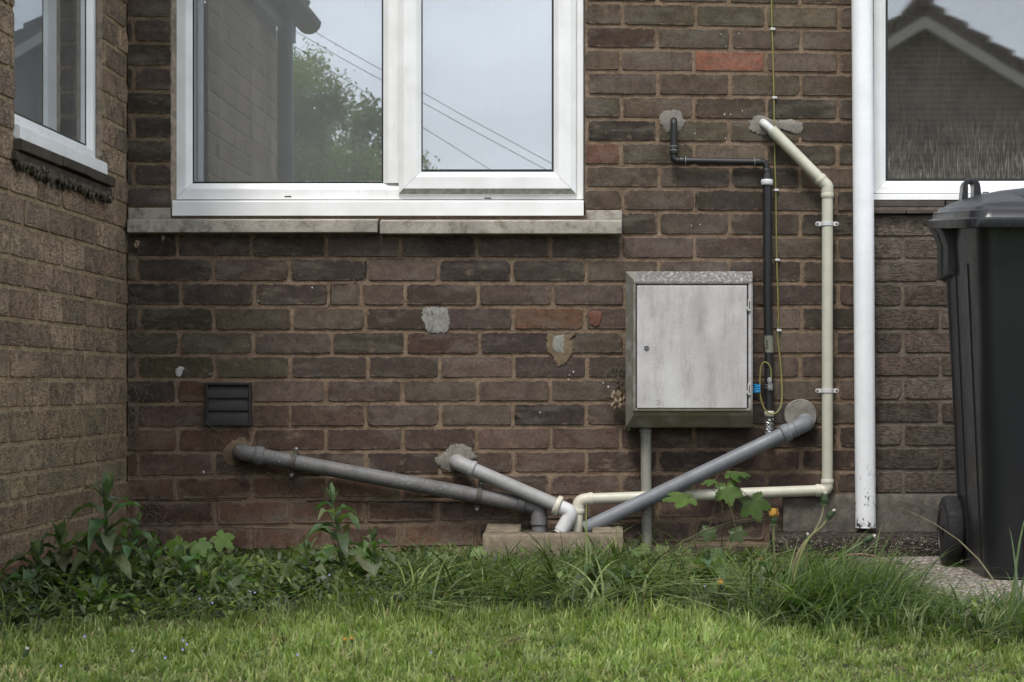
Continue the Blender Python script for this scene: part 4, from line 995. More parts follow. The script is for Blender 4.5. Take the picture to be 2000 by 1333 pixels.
# under-rim ribbing at front
mb = MB()
for x in [1.0+.06*k for k in range(8)]: mb.add([(x, -1.0, .905), (x+.003, -1.0, .905), (x+.003, -.965, .86), (x, -.965, .86), (x, -.965, .905), (x+.003, -.965, .905)], [(0, 1, 2, 3), (0, 3, 4), (1, 5, 2), (0, 4, 5, 1), (3, 2, 5, 4)])
build_split(mb, 'rim_web', M['binp'], bn)
# side grip housings hanging under the rim (left side shown, right side mirrored)
for sgn in (0, 1):
    mb = MB()
    for (y0, y1, zt_, zb_) in ((-.50, -.425, .945, .800), (-.615, -.525, .935, .803)):
        if sgn == 0: xa, xb = .905, .948
        else: xa, xb = 1.457, 1.50
        xm = xa if sgn == 0 else xb; xi = xb if sgn == 0 else xa; s_ = 1 if sgn == 0 else -1
        mb.loft([[(xi, y0, z), (xm+s_*ins, y0+.006, z), (xm+s_*ins, y1-.006, z), (xi, y1, z)] for z, ins in ((zb_, .004), (zb_+.004, .0), (zt_-.05, .0), (zt_-.015, -.012), (zt_, -.022))])
    mb.build('grip', M['black_pl'], bn, bevel=.002)
# lid
mb = MB()
LX0, LX1, LY0, LY1 = .884, 1.522, -1.035, -.355
def lring(ins, z, zt, r=.05): return rrect(LX0+ins, LX1-ins, LY0+ins, LY1-ins*.7, r, z, zt=zt)
ts = .052
rings = [lring(.012, .898, ts), lring(.001, .899, ts), lring(0, .901, ts), lring(.001, .921, ts), lring(.004, .9235, ts), lring(.009, .9240, ts), lring(.011, .926, ts), lring(.014, .943, ts), lring(.017, .9455, ts), lring(.024, .946, ts), lring(.026, .948, ts),
         lring(.030, .955, ts), lring(.034, .957, ts), lring(.042, .9575, ts), lring(.046, .961, ts), lring(.060, .968, ts), lring(.085, .974, ts+.002, .06), lring(.12, .980, ts+.008, .07), lring(.17, .986, ts+.012, .08), lring(.25, .989, ts+.014, .06)]
mb.loft(rings); lid = mb.build('lid', M['lidp'], bn, smooth=True)
mb = MB()
mb.loft([rrect(1.075, 1.33, -.80, -.42, .05, .998, zt=.02), rrect(1.085, 1.32, -.79, -.43, .05, 1.018, zt=.02), rrect(1.115, 1.29, -.76, -.46, .05, 1.037, zt=.012), rrect(1.15, 1.26, -.70, -.50, .04, 1.043, zt=.008)])
mb.build('raised_panel', M['lidp'], lid, smooth=True)
for xo in (.0, .36):   # flat strap loops on the lid
    mb = MB(); yc = -.42; L = []
    cx = gl(1897, 0, yc).x+xo; hw = .0245; zt_ = gl(0, 350.5, yc).z; zb_ = 1.0
    path = [(-hw-.006, zb_), (-hw-.003, zb_+.035), (-hw+.001, zt_-.014), (-hw+.007, zt_-.004), (-hw+.014, zt_), (hw-.014, zt_), (hw-.007, zt_-.004), (hw-.001, zt_-.014), (hw+.003, zb_+.035), (hw+.006, zb_)]
    inn = [(-hw+.016, zb_), (-hw+.014, zb_+.035), (-hw+.014, zt_-.018), (-hw+.016, zt_-.013), (-hw+.019, zt_-.010), (hw-.022, zt_-.010), (hw-.020, zt_-.013), (hw-.0185, zt_-.018), (hw-.0185, zb_+.035), (hw-.019, zb_)]
    for (a, za), (b, zb2) in zip(path, inn):
        L.append([(cx+a, yc-.010, za), (cx+a, yc+.045, za), (cx+b, yc+.045, zb2), (cx+b, yc-.010, zb2)])
    mb.loft(L); mb.build('handle_loop', M['lidp'], lid, bevel=.0012)
# wheels and axle
wz = .1; wy = -.475
for xo in (.935, 1.452):
    cx = xo; mb = MB(); n = 48
    prof = [(-.0235, .072), (-.0235, .086), (-.020, .094), (-.011, .0985), (.0, .0995), (.011, .0985), (.020, .094), (.0235, .086), (.0235, .072)]
    L = [[(cx+o, wy+r*math.cos(2*math.pi*k/n), wz+r*math.sin(2*math.pi*k/n)) for k in range(n)] for o, r in prof]
    mb.loft(L, cap=False); mb.loft([L[-1], L[0]], cap=False)
    ty = mb.build('wheel', M['tyre'], bn, smooth=True)
    mb = MB(); s = -1 if xo < 1.2 else 1
    prof = [(s*.021, .0735), (s*.024, .072), (s*.024, .066), (s*.012, .062), (s*.010, .030), (s*.019, .026), (s*.021, .016), (s*.021, .001)]
    mb.loft([[(cx+o, wy+r*math.cos(2*math.pi*k/n), wz+r*math.sin(2*math.pi*k/n)) for k in range(n)] for o, r in prof])
    for k in range(6):
        a = 2*math.pi*k/6; u = Vector((0, math.cos(a), math.sin(a))); v = Vector((0, -math.sin(a), math.cos(a))); c = Vector((cx+s*.016, wy, wz))
        q = [c+u*.024-v*.006, c+u*.064-v*.009, c+u*.064+v*.009, c+u*.024+v*.006]; off = Vector((s*-.008, 0, 0))
        mb.add([*(p+Vector((s*.003, 0, 0)) for p in q), *(p+off for p in q)], [(0, 1, 2, 3), (0, 4, 5, 1), (1, 5, 6, 2), (2, 6, 7, 3), (3, 7, 4, 0)])
    mb.build('rim', M['lidp'], ty, smooth=True)
mb = MB(); mb.tube([(.915, wy, wz), (1.47, wy, wz)], .012, 16); mb.box(.96, 1.42, -.50, -.42, .055, .15); mb.build('axle', M['black_pl'], bn)

# ---------------------------------------------------------------- things behind the camera that the panes reflect
_t = NT('far_house_brick')
_b = _t.n('TexBrick', {'Vector': _t.map((1, 1, 1), (R(90), 0, 0)), 'Color1': (0.155, 0.12, 0.10, 1), 'Color2': (0.10, 0.08, 0.068, 1), 'Mortar': (0.20, 0.175, 0.15, 1), 'Scale': 1.0, 'Mortar Size': 0.012, 'Brick Width': 0.225, 'Row Height': 0.075}).outputs[0]
M['far_brick'] = _t.done(_t.pbr(_t.mix(_t.rng(_t.noise(4, 5), .35, .65, 0, .4), _b, (0.09, 0.075, 0.065)), 0.9))
def MR(px, py, L): return Vector(((px-1200)/F*L, -(L-D), H+(757-py)/F*L))     # point seen in the window mirror at path length L
nh = empty('neighbour_house', (4.0, -19.2, -.04), 'brown gabled house opposite, seen only as a reflection in the right window', 'house')
LG = 25.0; ap = MR(1800, 42, LG); y0 = ap.y; xe0, xe1 = ap.x-4.6, ap.x+4.6; ze = ap.z-4.6*.61
mb = MB(); mb.loft([[(xe0+.25, y, -.04), (xe1-.25, y, -.04), (xe1-.25, y, ze+.15), (ap.x, y, ap.z), (xe0+.25, y, ze+.15)] for y in (y0, y0-9)]); mb.build('wall', M['far_brick'], nh)
mb = MB()
for s, xe in ((-1, xe0), (1, xe1)):
    mb.loft([[(ap.x, y, ap.z+.18), (xe, y, ze+.18), (xe, y, ze), (ap.x, y, ap.z)] for y in (y0+.30, y0-9.3)])
    n = 16
    for k in range(n):
        t0, t1 = k/n, (k+1)/n-.004; a = Vector((ap.x+(xe-ap.x)*t0, 0, ap.z+.17+(ze-ap.z)*t0)); b = Vector((ap.x+(xe-ap.x)*t1, 0, ap.z+.17+(ze-ap.z)*t1))
        mb.loft([[(a.x, y, a.z), (b.x, y, b.z), (b.x, y, b.z+.10), (a.x, y, a.z+.05)] for y in (y0+.33, y0-9.3)])
mb.tube([(ap.x, y0+.35, ap.z+.24), (ap.x, y0-9.3, ap.z+.24)], .13, 12)
mb.build('roof', M['roof'], nh)
M['barge'] = simple('pale_bargeboard', (0.42, 0.39, 0.34), (0.36, 0.33, 0.29), 4, .6)
for s, xe in ((-1, xe0), (1, xe1)):
    mb = MB(); mb.loft([[(ap.x, y, ap.z+.02), (xe, y, ze+.02), (xe, y, ze-.13), (ap.x, y, ap.z-.13)] for y in (y0+.34, y0+.30)]); mb.build('bargeboard', M['barge'], nh)
def tree(name, base, cz, rad, squash, leafcol, n, seed, label, lsize=.09):
    rg = np.random.default_rng(seed)
    t = empty(name, base, label, 'tree', 'trees reflected in the main window')
    mb = MB(); b = Vector(base); top = Vector((b.x, b.y, cz)); mb.tube([b, b+(top-b)*.4+Vector((.08, 0, 0)), top], [rad*.09, rad*.06, rad*.03], 10)
    for k in range(12):
        a = rg.uniform(0, 6.28); s = b+(top-b)*rg.uniform(.35, .9); e = s+Vector((math.cos(a), math.sin(a), rg.uniform(.2, .9)))*rad*rg.uniform(.5, .85); mb.tube([s, (s+e)/2+Vector((0, 0, .08)), e], [rad*.03, rad*.018, rad*.006], 6)
    mb.build('trunk', M['twig'], t)
    nc = 130; u = rg.normal(size=(nc, 3)); u /= np.linalg.norm(u, axis=1)[:, None]; rr_ = rad*rg.uniform(.35, 1.0, nc)**.6; cc = u*rr_[:, None]*np.array([1, 1, squash])+np.array([b.x, b.y, cz])
    ci = rg.integers(0, nc, n); pos = cc[ci]+rg.normal(size=(n, 3))*rad*.08; a = rg.normal(size=(n, 3)); a /= np.linalg.norm(a, axis=1)[:, None]
    w = np.cross(a, rg.normal(size=(n, 3))); w /= np.linalg.norm(w, axis=1)[:, None]; s = lsize*rg.uniform(.6, 1.3, (n, 1))
    v = np.stack([pos-a*s, pos+w*s*.5, pos+a*s, pos-w*s*.5], 1).reshape(-1, 3)
    col = np.array(leafcol)[None]*rg.uniform(.6, 1.4, (nc, 1))[ci]; col = np.repeat(np.c_[col, np.ones(n)], 4, 0)
    quadmesh('crown', v, np.arange(4*n).reshape(n, 4), col, M['leaf'], t)
def quadmesh(name, v, faces, col, mat, parent=None, smooth=False):
    me = bpy.data.meshes.new(name); nf = len(faces); k = faces.shape[1]
    me.vertices.add(len(v)); me.vertices.foreach_set('co', v.astype(np.float32).ravel())
    me.loops.add(nf*k); me.loops.foreach_set('vertex_index', faces.astype(np.int32).ravel())
    me.polygons.add(nf); me.polygons.foreach_set('loop_start', (np.arange(nf)*k).astype(np.int32))
    try: me.polygons.foreach_set('loop_total', np.full(nf, k, dtype=np.int32))
    except Exception: pass
    if smooth: me.polygons.foreach_set('use_smooth', np.ones(nf, dtype=bool))
    me.update(calc_edges=True)
    if col is not None:
        ca = me.color_attributes.new('bcol', 'FLOAT_COLOR', 'POINT'); ca.data.foreach_set('color', col.astype(np.float32).ravel())
    me.materials.append(mat); o = bpy.data.objects.new(name, me); COL.objects.link(o)
    if parent: o.parent = parent; o.matrix_parent_inverse = Matrix.Translation(-parent.location)
    return o
c = MR(560, 330, 26); tree('broad_tree', (c.x-.6, c.y, -.04), c.z-.2, 1.75, 1.15, (0.19, 0.23, 0.10), 120000, 3, 'nearer green tree reflected in the left pane of the main window', .026)
c = MR(545, 170, 30); tree('broad_tree', (c.x-.9, c.y, -.04), c.z-.4, 1.35, 1.2, (0.12, 0.16, 0.08), 50000, 4, 'taller darker tree reflected behind the nearer one in the main window', .032)
c = MR(690, 420, 34); tree('broad_tree', (c.x-.3, c.y, -.04), c.z-.7, 2.1, 1.2, (0.17, 0.21, 0.11), 50000, 5, 'paler distant tree at the right of the reflected group', .06)
pol = MR(500, -60, 22)
for k, (pa, pb, sag) in enumerate((((590, 30), (1230, 400), .10), ((590, 48), (1230, 415), .12), ((590, 75), (1200, 470), .15))):
    a = MR(*pa, 24-k*.2); b = MR(*pb, 25.0); dirn = a-b; a = b+dirn*1.6
    mb = MB(); mb.tube([a+(b-a)*t/16-Vector((0, 0, sag*4*(t/16)*(1-t/16))) for t in range(17)], .0045, 6)
    o = mb.build('overhead_cable', M['black_pl'], None); tag(o, 'overhead cable reflected faintly across both panes of the main window', 'cable', 'reflected overhead cables')
# ---------------------------------------------------------------- grass, weeds and flowers
LY_X = [-1.6, -1.25, -.95, -.6, 0, .25, .45, .8, 1.6]; LY_Y = [-2.25, -1.95, -1.68, -1.62, -1.60, -1.68, -1.92, -2.12, -2.22]
def lawn_y(x): return np.interp(x, LY_X, LY_Y)+.03*np.sin(x*17)+.02*np.sin(x*41)
def noise2(x, y, s, seed):
    rg = np.random.default_rng(seed); v = 0
    for k in range(6):
        a = rg.uniform(0, 6.28); f = s*rg.uniform(.5, 1.8); v = v+np.sin((x*math.cos(a)+y*math.sin(a))*f+rg.uniform(0, 6.28))
    return v/3.0
def blades(name, bx, by, h, w, head, lean, col, segs, mat, seed=1, z0=-.006, label=None):
    rg = np.random.default_rng(seed); n = len(bx)
    t = np.linspace(0, 1, segs+1)[None, :]; L = lean[:, None]; hh = h[:, None]
    up = hh*np.sqrt(1/(1+L*L*.6))*(t-.42*np.minimum(L, 1.6)*t**2.2); outw = hh*L*.75*t**1.7
    dx = np.cos(head)[:, None]; dy = np.sin(head)[:, None]
    bend = rg.normal(0, .06, (n, 1))*hh*t**2
    X = bx[:, None]+outw*dx-bend*dy; Y = by[:, None]+outw*dy+bend*dx; Z = z0+np.maximum(up, .002)
    tw = rg.uniform(-1.0, 1.0, (n, 1))+head[:, None]+math.pi/2
    ww = w[:, None]*.5*(1-t**1.8)**.9
    wx = np.cos(tw)*ww; wy = np.sin(tw)*ww
    A = np.stack([X-wx, Y-wy, Z], -1)[:, :-1]; B = np.stack([X+wx, Y+wy, Z+ww*.25], -1)[:, :-1]; T = np.stack([X[:, -1], Y[:, -1], Z[:, -1]], -1)
    v = np.concatenate([np.stack([A, B], 2).reshape(n, -1, 3), T[:, None]], 1); m = 2*segs+1
    f = []
    for k in range(segs-1): f += [(2*k, 2*k+1, 2*k+3), (2*k, 2*k+3, 2*k+2)]
    f.append((2*segs-2, 2*segs-1, 2*segs)); f = np.array(f)
    faces = (f[None]+(np.arange(n)*m)[:, None, None]).reshape(-1, 3)
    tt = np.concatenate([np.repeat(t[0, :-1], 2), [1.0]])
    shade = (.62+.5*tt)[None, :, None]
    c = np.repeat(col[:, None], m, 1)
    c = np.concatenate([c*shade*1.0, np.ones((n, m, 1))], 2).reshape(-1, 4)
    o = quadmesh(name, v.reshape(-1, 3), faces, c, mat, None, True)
    tag(o, label, kind='stuff'); return o
def pickcol(rg, n, pal, j=.2):
    p = np.array(pal)[rg.integers(0, len(pal), n)]; return p*rg.uniform(1-j, 1+j, (n, 1))*rg.uniform(.93, 1.07, (n, 3))
rg = RNG
def mask_wing(x, y): return (x > XW+.012) | (y < -DW-.02)
# mown lawn, grown in small tufts
nt = 26000; tx = rg.uniform(-1.75, 1.6, nt); ty = rg.uniform(-3.55, -1.45, nt)
k = (ty < lawn_y(tx)+rg.uniform(-.10, .10, nt)) & (tx > -(ty+D)*1260/3800) & (tx < (ty+D)*860/3800); tx, ty = tx[k], ty[k]; nt = len(tx)
nn = noise2(tx, ty, 6, 1); n2 = noise2(tx, ty, 19, 2); n3 = noise2(tx, ty, 45, 9)
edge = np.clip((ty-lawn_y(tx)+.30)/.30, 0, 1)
th = rg.uniform(.014, .032, nt)*(1+.30*nn+.28*n2+.2*n3)*np.interp(ty, [-3.2, -2.2, -1.7], [.62, 1.0, 1.15])*(1+.45*edge*rg.uniform(0, 1, nt)); th = np.maximum(th, .009)
LG_ = [(.235, .305, .085), (.19, .26, .065), (.295, .36, .115), (.35, .385, .16), (.135, .19, .052)]
DRY = [(.46, .38, .22), (.38, .31, .17), (.52, .46, .29), (.30, .25, .13)]
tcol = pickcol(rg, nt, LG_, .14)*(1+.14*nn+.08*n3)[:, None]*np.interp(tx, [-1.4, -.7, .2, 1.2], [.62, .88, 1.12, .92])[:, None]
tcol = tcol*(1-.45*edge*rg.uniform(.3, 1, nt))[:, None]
tbare = (n2*.5+nn*.6+np.interp(ty, [-3.1, -2.75, -2.2], [1.0, .34, -.40])+rg.normal(0, .25, nt)) > .72
nb = 8; ci = np.repeat(np.arange(nt), nb); n = len(ci)
x = tx[ci]+rg.normal(0, .008, n); y = ty[ci]+rg.normal(0, .008, n); k = mask_wing(x, y); ci, x, y = ci[k], x[k], y[k]; n = len(x)
h = th[ci]*rg.uniform(.55, 1.5, n); col = tcol[ci]*rg.uniform(.78, 1.22, (n, 1))
bare = tbare[ci] | (rg.uniform(0, 1, n) < .07); col[bare] = pickcol(rg, int(bare.sum()), DRY); h[bare] *= .65
hd = rg.uniform(0, 6.28, nt)[ci]+rg.normal(0, .9, n)
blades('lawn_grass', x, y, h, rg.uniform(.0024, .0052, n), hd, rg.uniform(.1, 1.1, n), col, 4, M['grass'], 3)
# thatch between the blades
n = 60000; x = rg.uniform(-1.75, 1.4, n); y = rg.uniform(-3.5, -1.6, n); k = (y < lawn_y(x)) & mask_wing(x, y) & (x > -(y+D)*1260/3800) & (x < (y+D)*860/3800); x, y = x[k], y[k]; n = len(x)
blades('lawn_thatch', x, y, rg.uniform(.015, .03, n), rg.uniform(.001, .002, n), rg.uniform(0, 6.28, n), rg.uniform(1.2, 2.5, n), pickcol(rg, n, DRY+[(.16, .15, .07)]), 2, M['grass'], 4)
# long grass in the border
def hull(x, y):
    ly = lawn_y(x); t = np.clip(-y/(-ly), 0, 1)
    f = np.interp(t, [0, .12, .25, .5, .8, 1.0], [.012, .016, .030, .055, .062, .045])
    f = f*np.interp(x, [-1.5, -1.1, -.6, -.35, .0, .35, .6, 1.0], [.95, .9, .75, .9, 1.05, 1.1, 1.1, .9])
    return f*(1+.42*noise2(x, y, 11, 5))
def inborder(x, y, m=0.0):
    k = (y > lawn_y(x)-.04) & (y < -.015) & mask_wing(x, y)
    k &= ~((x > gx0-.015) & (x < gx1+.015) & (y > -.285))
    k &= ~((x > .70+m+.02*np.sin(y*23)) & (y > -1.64)); k &= ~((x > U(1500)) & (y > -.21))
    k &= (x > -(y+D)*1280/3800) & (x < (y+D)*880/3800)
    return k
def tuft_grass(name, nt, nb, lo, hi, wlo, whi, seed, lean=(.4, 2.4), spread=.012, densx=None, tone=1.0, hm=1.0):
    rg = np.random.default_rng(seed); tx = rg.uniform(-1.6, 1.3, nt); ty = rg.uniform(-2.6, -.02, nt)
    k = inborder(tx, ty) & (rg.uniform(0, 1, nt) < np.interp(tx, [-1.5, -.8, -.45, 1.3], densx or [.35, .4, 1, 1])); tx, ty = tx[k], ty[k]; nt = len(tx)
    tl = hull(tx, ty)*(lo+(hi-lo)*rg.uniform(0, 1, nt)**2)*hm+.012; th = rg.uniform(0, 6.28, nt); tc = pickcol(rg, nt, DG, .25)*tone; tle = rg.uniform(*lean, nt)
    ci = np.repeat(np.arange(nt), nb); n = len(ci); x = tx[ci]+rg.normal(0, spread, n); y = ty[ci]+rg.normal(0, spread, n); k = mask_wing(x, y) & (y < -.01); ci, x, y = ci[k], x[k], y[k]; n = len(x)
    col = tc[ci]*rg.uniform(.7, 1.3, (n, 1)); dr = rg.uniform(0, 1, n) < .05; col[dr] = pickcol(rg, int(dr.sum()), [(.26, .22, .12), (.19, .18, .09)])
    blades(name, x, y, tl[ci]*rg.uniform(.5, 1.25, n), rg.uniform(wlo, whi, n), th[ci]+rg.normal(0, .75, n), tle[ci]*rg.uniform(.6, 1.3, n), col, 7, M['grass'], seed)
DG = [(.085, .118, .036), (.115, .155, .048), (.05, .072, .026), (.165, .21, .075), (.21, .25, .11)]
tuft_grass('border_undergrowth', 3600, 12, .35, .85, .0022, .0045, 61, tone=.75)
tuft_grass('border_grass', 1500, 12, .8, 2.4, .0028, .0058, 62)
tuft_grass('arching_grass', 800, 8, 2.2, 5.0, .0036, .0066, 63, (.9, 2.6), .010, [.30, .3, 1, 1], 1.35)
# tall single stalks
n = 420; x = rg.uniform(-1.35, 1.0, n); y = rg.uniform(-1.7, -.25, n); k = inborder(x, y); x, y = x[k], y[k]; n = len(x)
blades('tall_grass_stalks', x, y, hull(x, y)*rg.uniform(1.6, 2.6, n), rg.uniform(.003, .005, n), rg.uniform(0, 6.28, n), rg.uniform(.1, .8, n), pickcol(rg, n, [(.08, .13, .04), (.11, .16, .06), (.06, .10, .03)]), 7, M['grass'], 8)
# big leaning tussock by the path edge
def tussock(name, cx, cy, sx, sy, n, hl, hd, hs, ls, seed, pal, lab):
    rg = np.random.default_rng(seed); x = rg.normal(cx, sx, n); y = rg.normal(cy, sy, n)
    k = (x > cx-2.2*sx) & (x < cx+2.2*sx); x, y = x[k], y[k]; n = len(x)
    o = blades(name, x, y, rg.uniform(*hl, n), rg.uniform(.0028, .0056, n), rg.normal(hd, hs, n), rg.uniform(*ls, n), pickcol(rg, n, pal), 8, M['grass'], seed)
    del o['kind']; tag(o, lab, 'grass clump'); return o
TP = [(.075, .115, .028), (.10, .15, .038), (.14, .19, .06), (.05, .08, .024)]
tussock('grass_tussock', .47, -1.62, .085, .10, 2700, (.10, .25), 0.1, .95, (.5, 1.9), 21, TP, 'largest dark green grass tussock leaning right over the path edge')
tussock('grass_tussock', .80, -1.84, .22, .09, 2800, (.06, .15), 0.6, 1.5, (.5, 1.6), 22, TP, 'long grass along the lower end of the path, nearest the wheelie bin')
tussock('grass_tussock', .07, -.95, .16, .12, 900, (.06, .14), 2.6, 1.1, (.9, 2.2), 23, TP, 'dark grass clump in front of the concrete gully surround')
tussock('grass_tussock', -.38, -.85, .14, .12, 1000, (.07, .16), .3, 1.1, (.9, 2.4), 24, TP, 'long arching grass clump left of the gully surround')
tussock('grass_tussock', -.05, -.50, .14, .08, 620, (.06, .15), 1.2, 1.8, (.4, 1.8), 25, TP, 'thin dark grass standing against the front of the gully surround')
# broad leaved ground cover
def leaflets(name, x, y, z, ln, wd, head, pitch, col, mat, label=None):
    n = len(x); c = np.array([(0, 0, 0), (.3, .42, .10), (.3, -.42, .10), (.68, .38, .10), (.68, -.38, .10), (1, 0, -.12), (.5, 0, -.02)])
    fx = c[None, :, 0]*ln[:, None]; fy = c[None, :, 1]*wd[:, None]; fz = c[None, :, 2]*wd[:, None]
    cp, sp = np.cos(pitch)[:, None], np.sin(pitch)[:, None]; X = fx*cp-fz*sp; Z = fx*sp+fz*cp
    ch, sh = np.cos(head)[:, None], np.sin(head)[:, None]
    v = np.stack([x[:, None]+X*ch-fy*sh, y[:, None]+X*sh+fy*ch, z[:, None]+Z], -1)
    f = np.array([(0, 6, 1), (0, 2, 6), (1, 6, 3), (2, 4, 6), (3, 6, 5), (4, 5, 6)]); faces = (f[None]+(np.arange(n)*7)[:, None, None]).reshape(-1, 3)
    o = quadmesh(name, v.reshape(-1, 3), faces, np.repeat(np.c_[col, np.ones(n)], 7, 0), mat, None, True); return tag(o, label, kind='stuff')
n = 24000; x = rg.uniform(-1.6, .75, n); y = rg.uniform(-2.2, -.02, n)
dens = np.interp(x, [-1.5, -.55, -.35, .2, .6], [1, .9, .12, .10, .2]); k = inborder(x, y, -.05) & (rg.uniform(0, 1, n) < dens); x, y = x[k], y[k]; n = len(x)
hu = hull(x, y)
gc = [(.075, .10, .036), (.10, .13, .044), (.042, .058, .024), (.16, .20, .07), (.10, .12, .065)]
leaflets('ground_cover', x, y, hu*rg.uniform(.02, 1.0, n)**.8, rg.uniform(.010, .042, n), rg.uniform(.006, .017, n), rg.uniform(0, 6.28, n), rg.uniform(-.5, .9, n), pickcol(rg, n, gc, .3), M['leaf'])
LC = [(.105, .145, .068), (.075, .11, .050), (.135, .18, .088)]
def lance(mb, base, az, el_, ln, wd, droop, col, n=9, fold=.25):
    base = Vector(base); d = Vector((math.cos(az), math.sin(az), 0)); s = Vector((-math.sin(az), math.cos(az), 0)); rows = []
    pv = None
    for k in range(n+1):
        t = k/n; p = base+d*ln*(t*math.cos(el_)+.0)+Vector((0, 0, ln*(t*math.sin(el_)-droop*t*t)))
        w = wd*(math.sin(math.pi*min(1, t*.93+.07))**.85)*(.85 if t < .2 else 1)*(1-.12*t); 
        und = .12*wd*math.sin(t*14)
        rows.append((p-s*w/2+Vector((0, 0, w*fold+und)), p, p+s*w/2+Vector((0, 0, w*fold-und))))
    b = len(mb.v); vs = [q for r in rows for q in r]; fs = []
    for k in range(n):
        for j in (0, 1): fs.append((3*k+j, 3*k+j+1, 3*k+4+j, 3*k+3+j))
    mb.add(vs, fs, (*col, 1))
def weed(base, top, nleaf, lmax, wmax, seed, label, bend=0.0, lowbig=True):
    rnd = random.Random(seed); base = Vector(base); top = Vector(top); t = empty('leafy_weed', base, label, 'weed', 'leafy weeds along the foot of the walls')
    mid = (base+top)/2+Vector((bend, 0, 0)); sp = [base*(1-s)**2+mid*2*s*(1-s)+top*s*s for s in [k/14 for k in range(15)]]
    mb = MB(); mb.tube(sp, [.0048-.0026*k/14 for k in range(15)], 8, col=(.07, .10, .04, 1)); mb.build('stem', M['stem'], t, smooth=True)
    lf = MB(); a = rnd.uniform(0, 6.28)
    for k in range(nleaf):
        s = .06+.90*k/(nleaf-1); p = sp[0].lerp(sp[-1], s); i = min(13, int(s*14)); p = sp[i].lerp(sp[i+1], s*14-i)
        sc = math.sin(math.pi*min(1, .22+.62*s))**.8 if lowbig else 1-.3*s; a += 2.4+rnd.uniform(-.3, .3)
        e = R(28+26*s+rnd.uniform(-16, 14)); lance(lf, p, a, e, 1.35*lmax*sc*rnd.uniform(.8, 1.1), 1.45*wmax*sc*rnd.uniform(.85, 1.15), rnd.uniform(.75, 1.25)*(1-.25*s), tuple(v*rnd.uniform(.8, 1.2) for v in rnd.choice(LC)))
    for k in range(7): lance(lf, sp[-1], rnd.uniform(0, 6.28), R(rnd.uniform(58, 88)), lmax*rnd.uniform(.4, .65), wmax*.62, .1, tuple(v*1.25 for v in rnd.choice(LC)))
    lf.build('foliage', M['leaf'], t, smooth='all', fixn=False)
def PL(px, py, L): return Vector(((px-1200)/F*L, -(D-L), H+(757-py)/F*L))
weed(G(196, 1178), PL(206, 975, 4.51), 22, .125, .030, 1, 'tallest leafy weed in the corner by the wing wall', .012)
weed(G(152, 1176), PL(118, 1055, 4.53), 15, .105, .030, 2, 'shorter leafy weed leaning left against the wing wall', -.02)
weed(G(258, 1140), PL(262, 1040, 4.95), 17, .105, .030, 3, 'bushy leafy weed just left of the lobed pale leaves near the corner', .0)
weed(G(300, 1165), PL(296, 1085, 4.65), 15, .095, .028, 4, 'low leafy weed in front of the corner plants', .0)
weed(G(668, 1150), PL(650, 985, 4.83), 18, .100, .028, 5, 'upright leafy weed under the long sloping grey pipe', .012)
weed(G(610, 1160), PL(600, 1085, 4.71), 13, .085, .026, 6, 'small leafy weed left of the upright one below the long pipe', .0)
weed(G(1160, 1170), PL(1165, 1110, 4.6), 10, .075, .026, 7, 'low dark leafy weed in the grass below the gully', .0)
weed(G(1225, 1165), PL(1230, 1120, 4.65), 9, .080, .030, 8, 'broad leafed weed right of the one below the gully', .0)
weed(G(95, 1185), PL(72, 1090, 4.48), 14, .10, .030, 41, 'low drooping leafy weed at the left edge of the corner group', -.02)
weed(G(345, 1172), PL(350, 1100, 4.62), 14, .085, .028, 42, 'leafy weed in front of the bright lobed seedling', .01)
weed(G(455, 1180), PL(450, 1120, 4.6), 13, .08, .026, 43, 'low leafy weed below the yellow green lobed cluster', 0)
weed(G(735, 1150), PL(728, 1060, 4.85), 13, .08, .024, 44, 'slim leafy weed among grass right of the upright one', .01)
weed(G(1375, 1160), PL(1380, 1100, 4.7), 12, .08, .03, 45, 'leafy weed at the foot of the tall sycamore seedling', .01)
def docks(cx, cy, n, ln, wd, seed, label, col=(.06, .105, .035)):
    rnd = random.Random(seed); b = G(cx, cy); t = empty('rosette_weed', b, label, 'weed', 'rosette weeds in the border'); mb = MB()
    for k in range(n): lance(mb, b+Vector((0, 0, .005)), rnd.uniform(0, 6.28), R(rnd.uniform(30, 80)), ln*rnd.uniform(.7, 1.1), wd*rnd.uniform(.8, 1.2), rnd.uniform(.2, .7), tuple(v*rnd.uniform(.8, 1.25) for v in col), 11, .3)
    mb.build('foliage', M['leaf'], t, smooth='all', fixn=False)
docks(180, 1200, 12, .12, .028, 31, 'bright green rosette at the foot of the corner weeds', (.075, .14, .03))
docks(1520, 1175, 9, .15, .040, 32, 'dandelion rosette under the tall orange flower', (.06, .11, .035))
docks(1570, 1215, 8, .12, .034, 33, 'dandelion rosette under the leaning seed stems', (.055, .10, .035))
docks(560, 1170, 10, .06, .024, 34, 'low rosette in the weeds left of centre', (.06, .10, .04))
docks(1690, 1190, 8, .15, .045, 35, 'broad bladed rosette inside the big tussock', (.055, .10, .03))
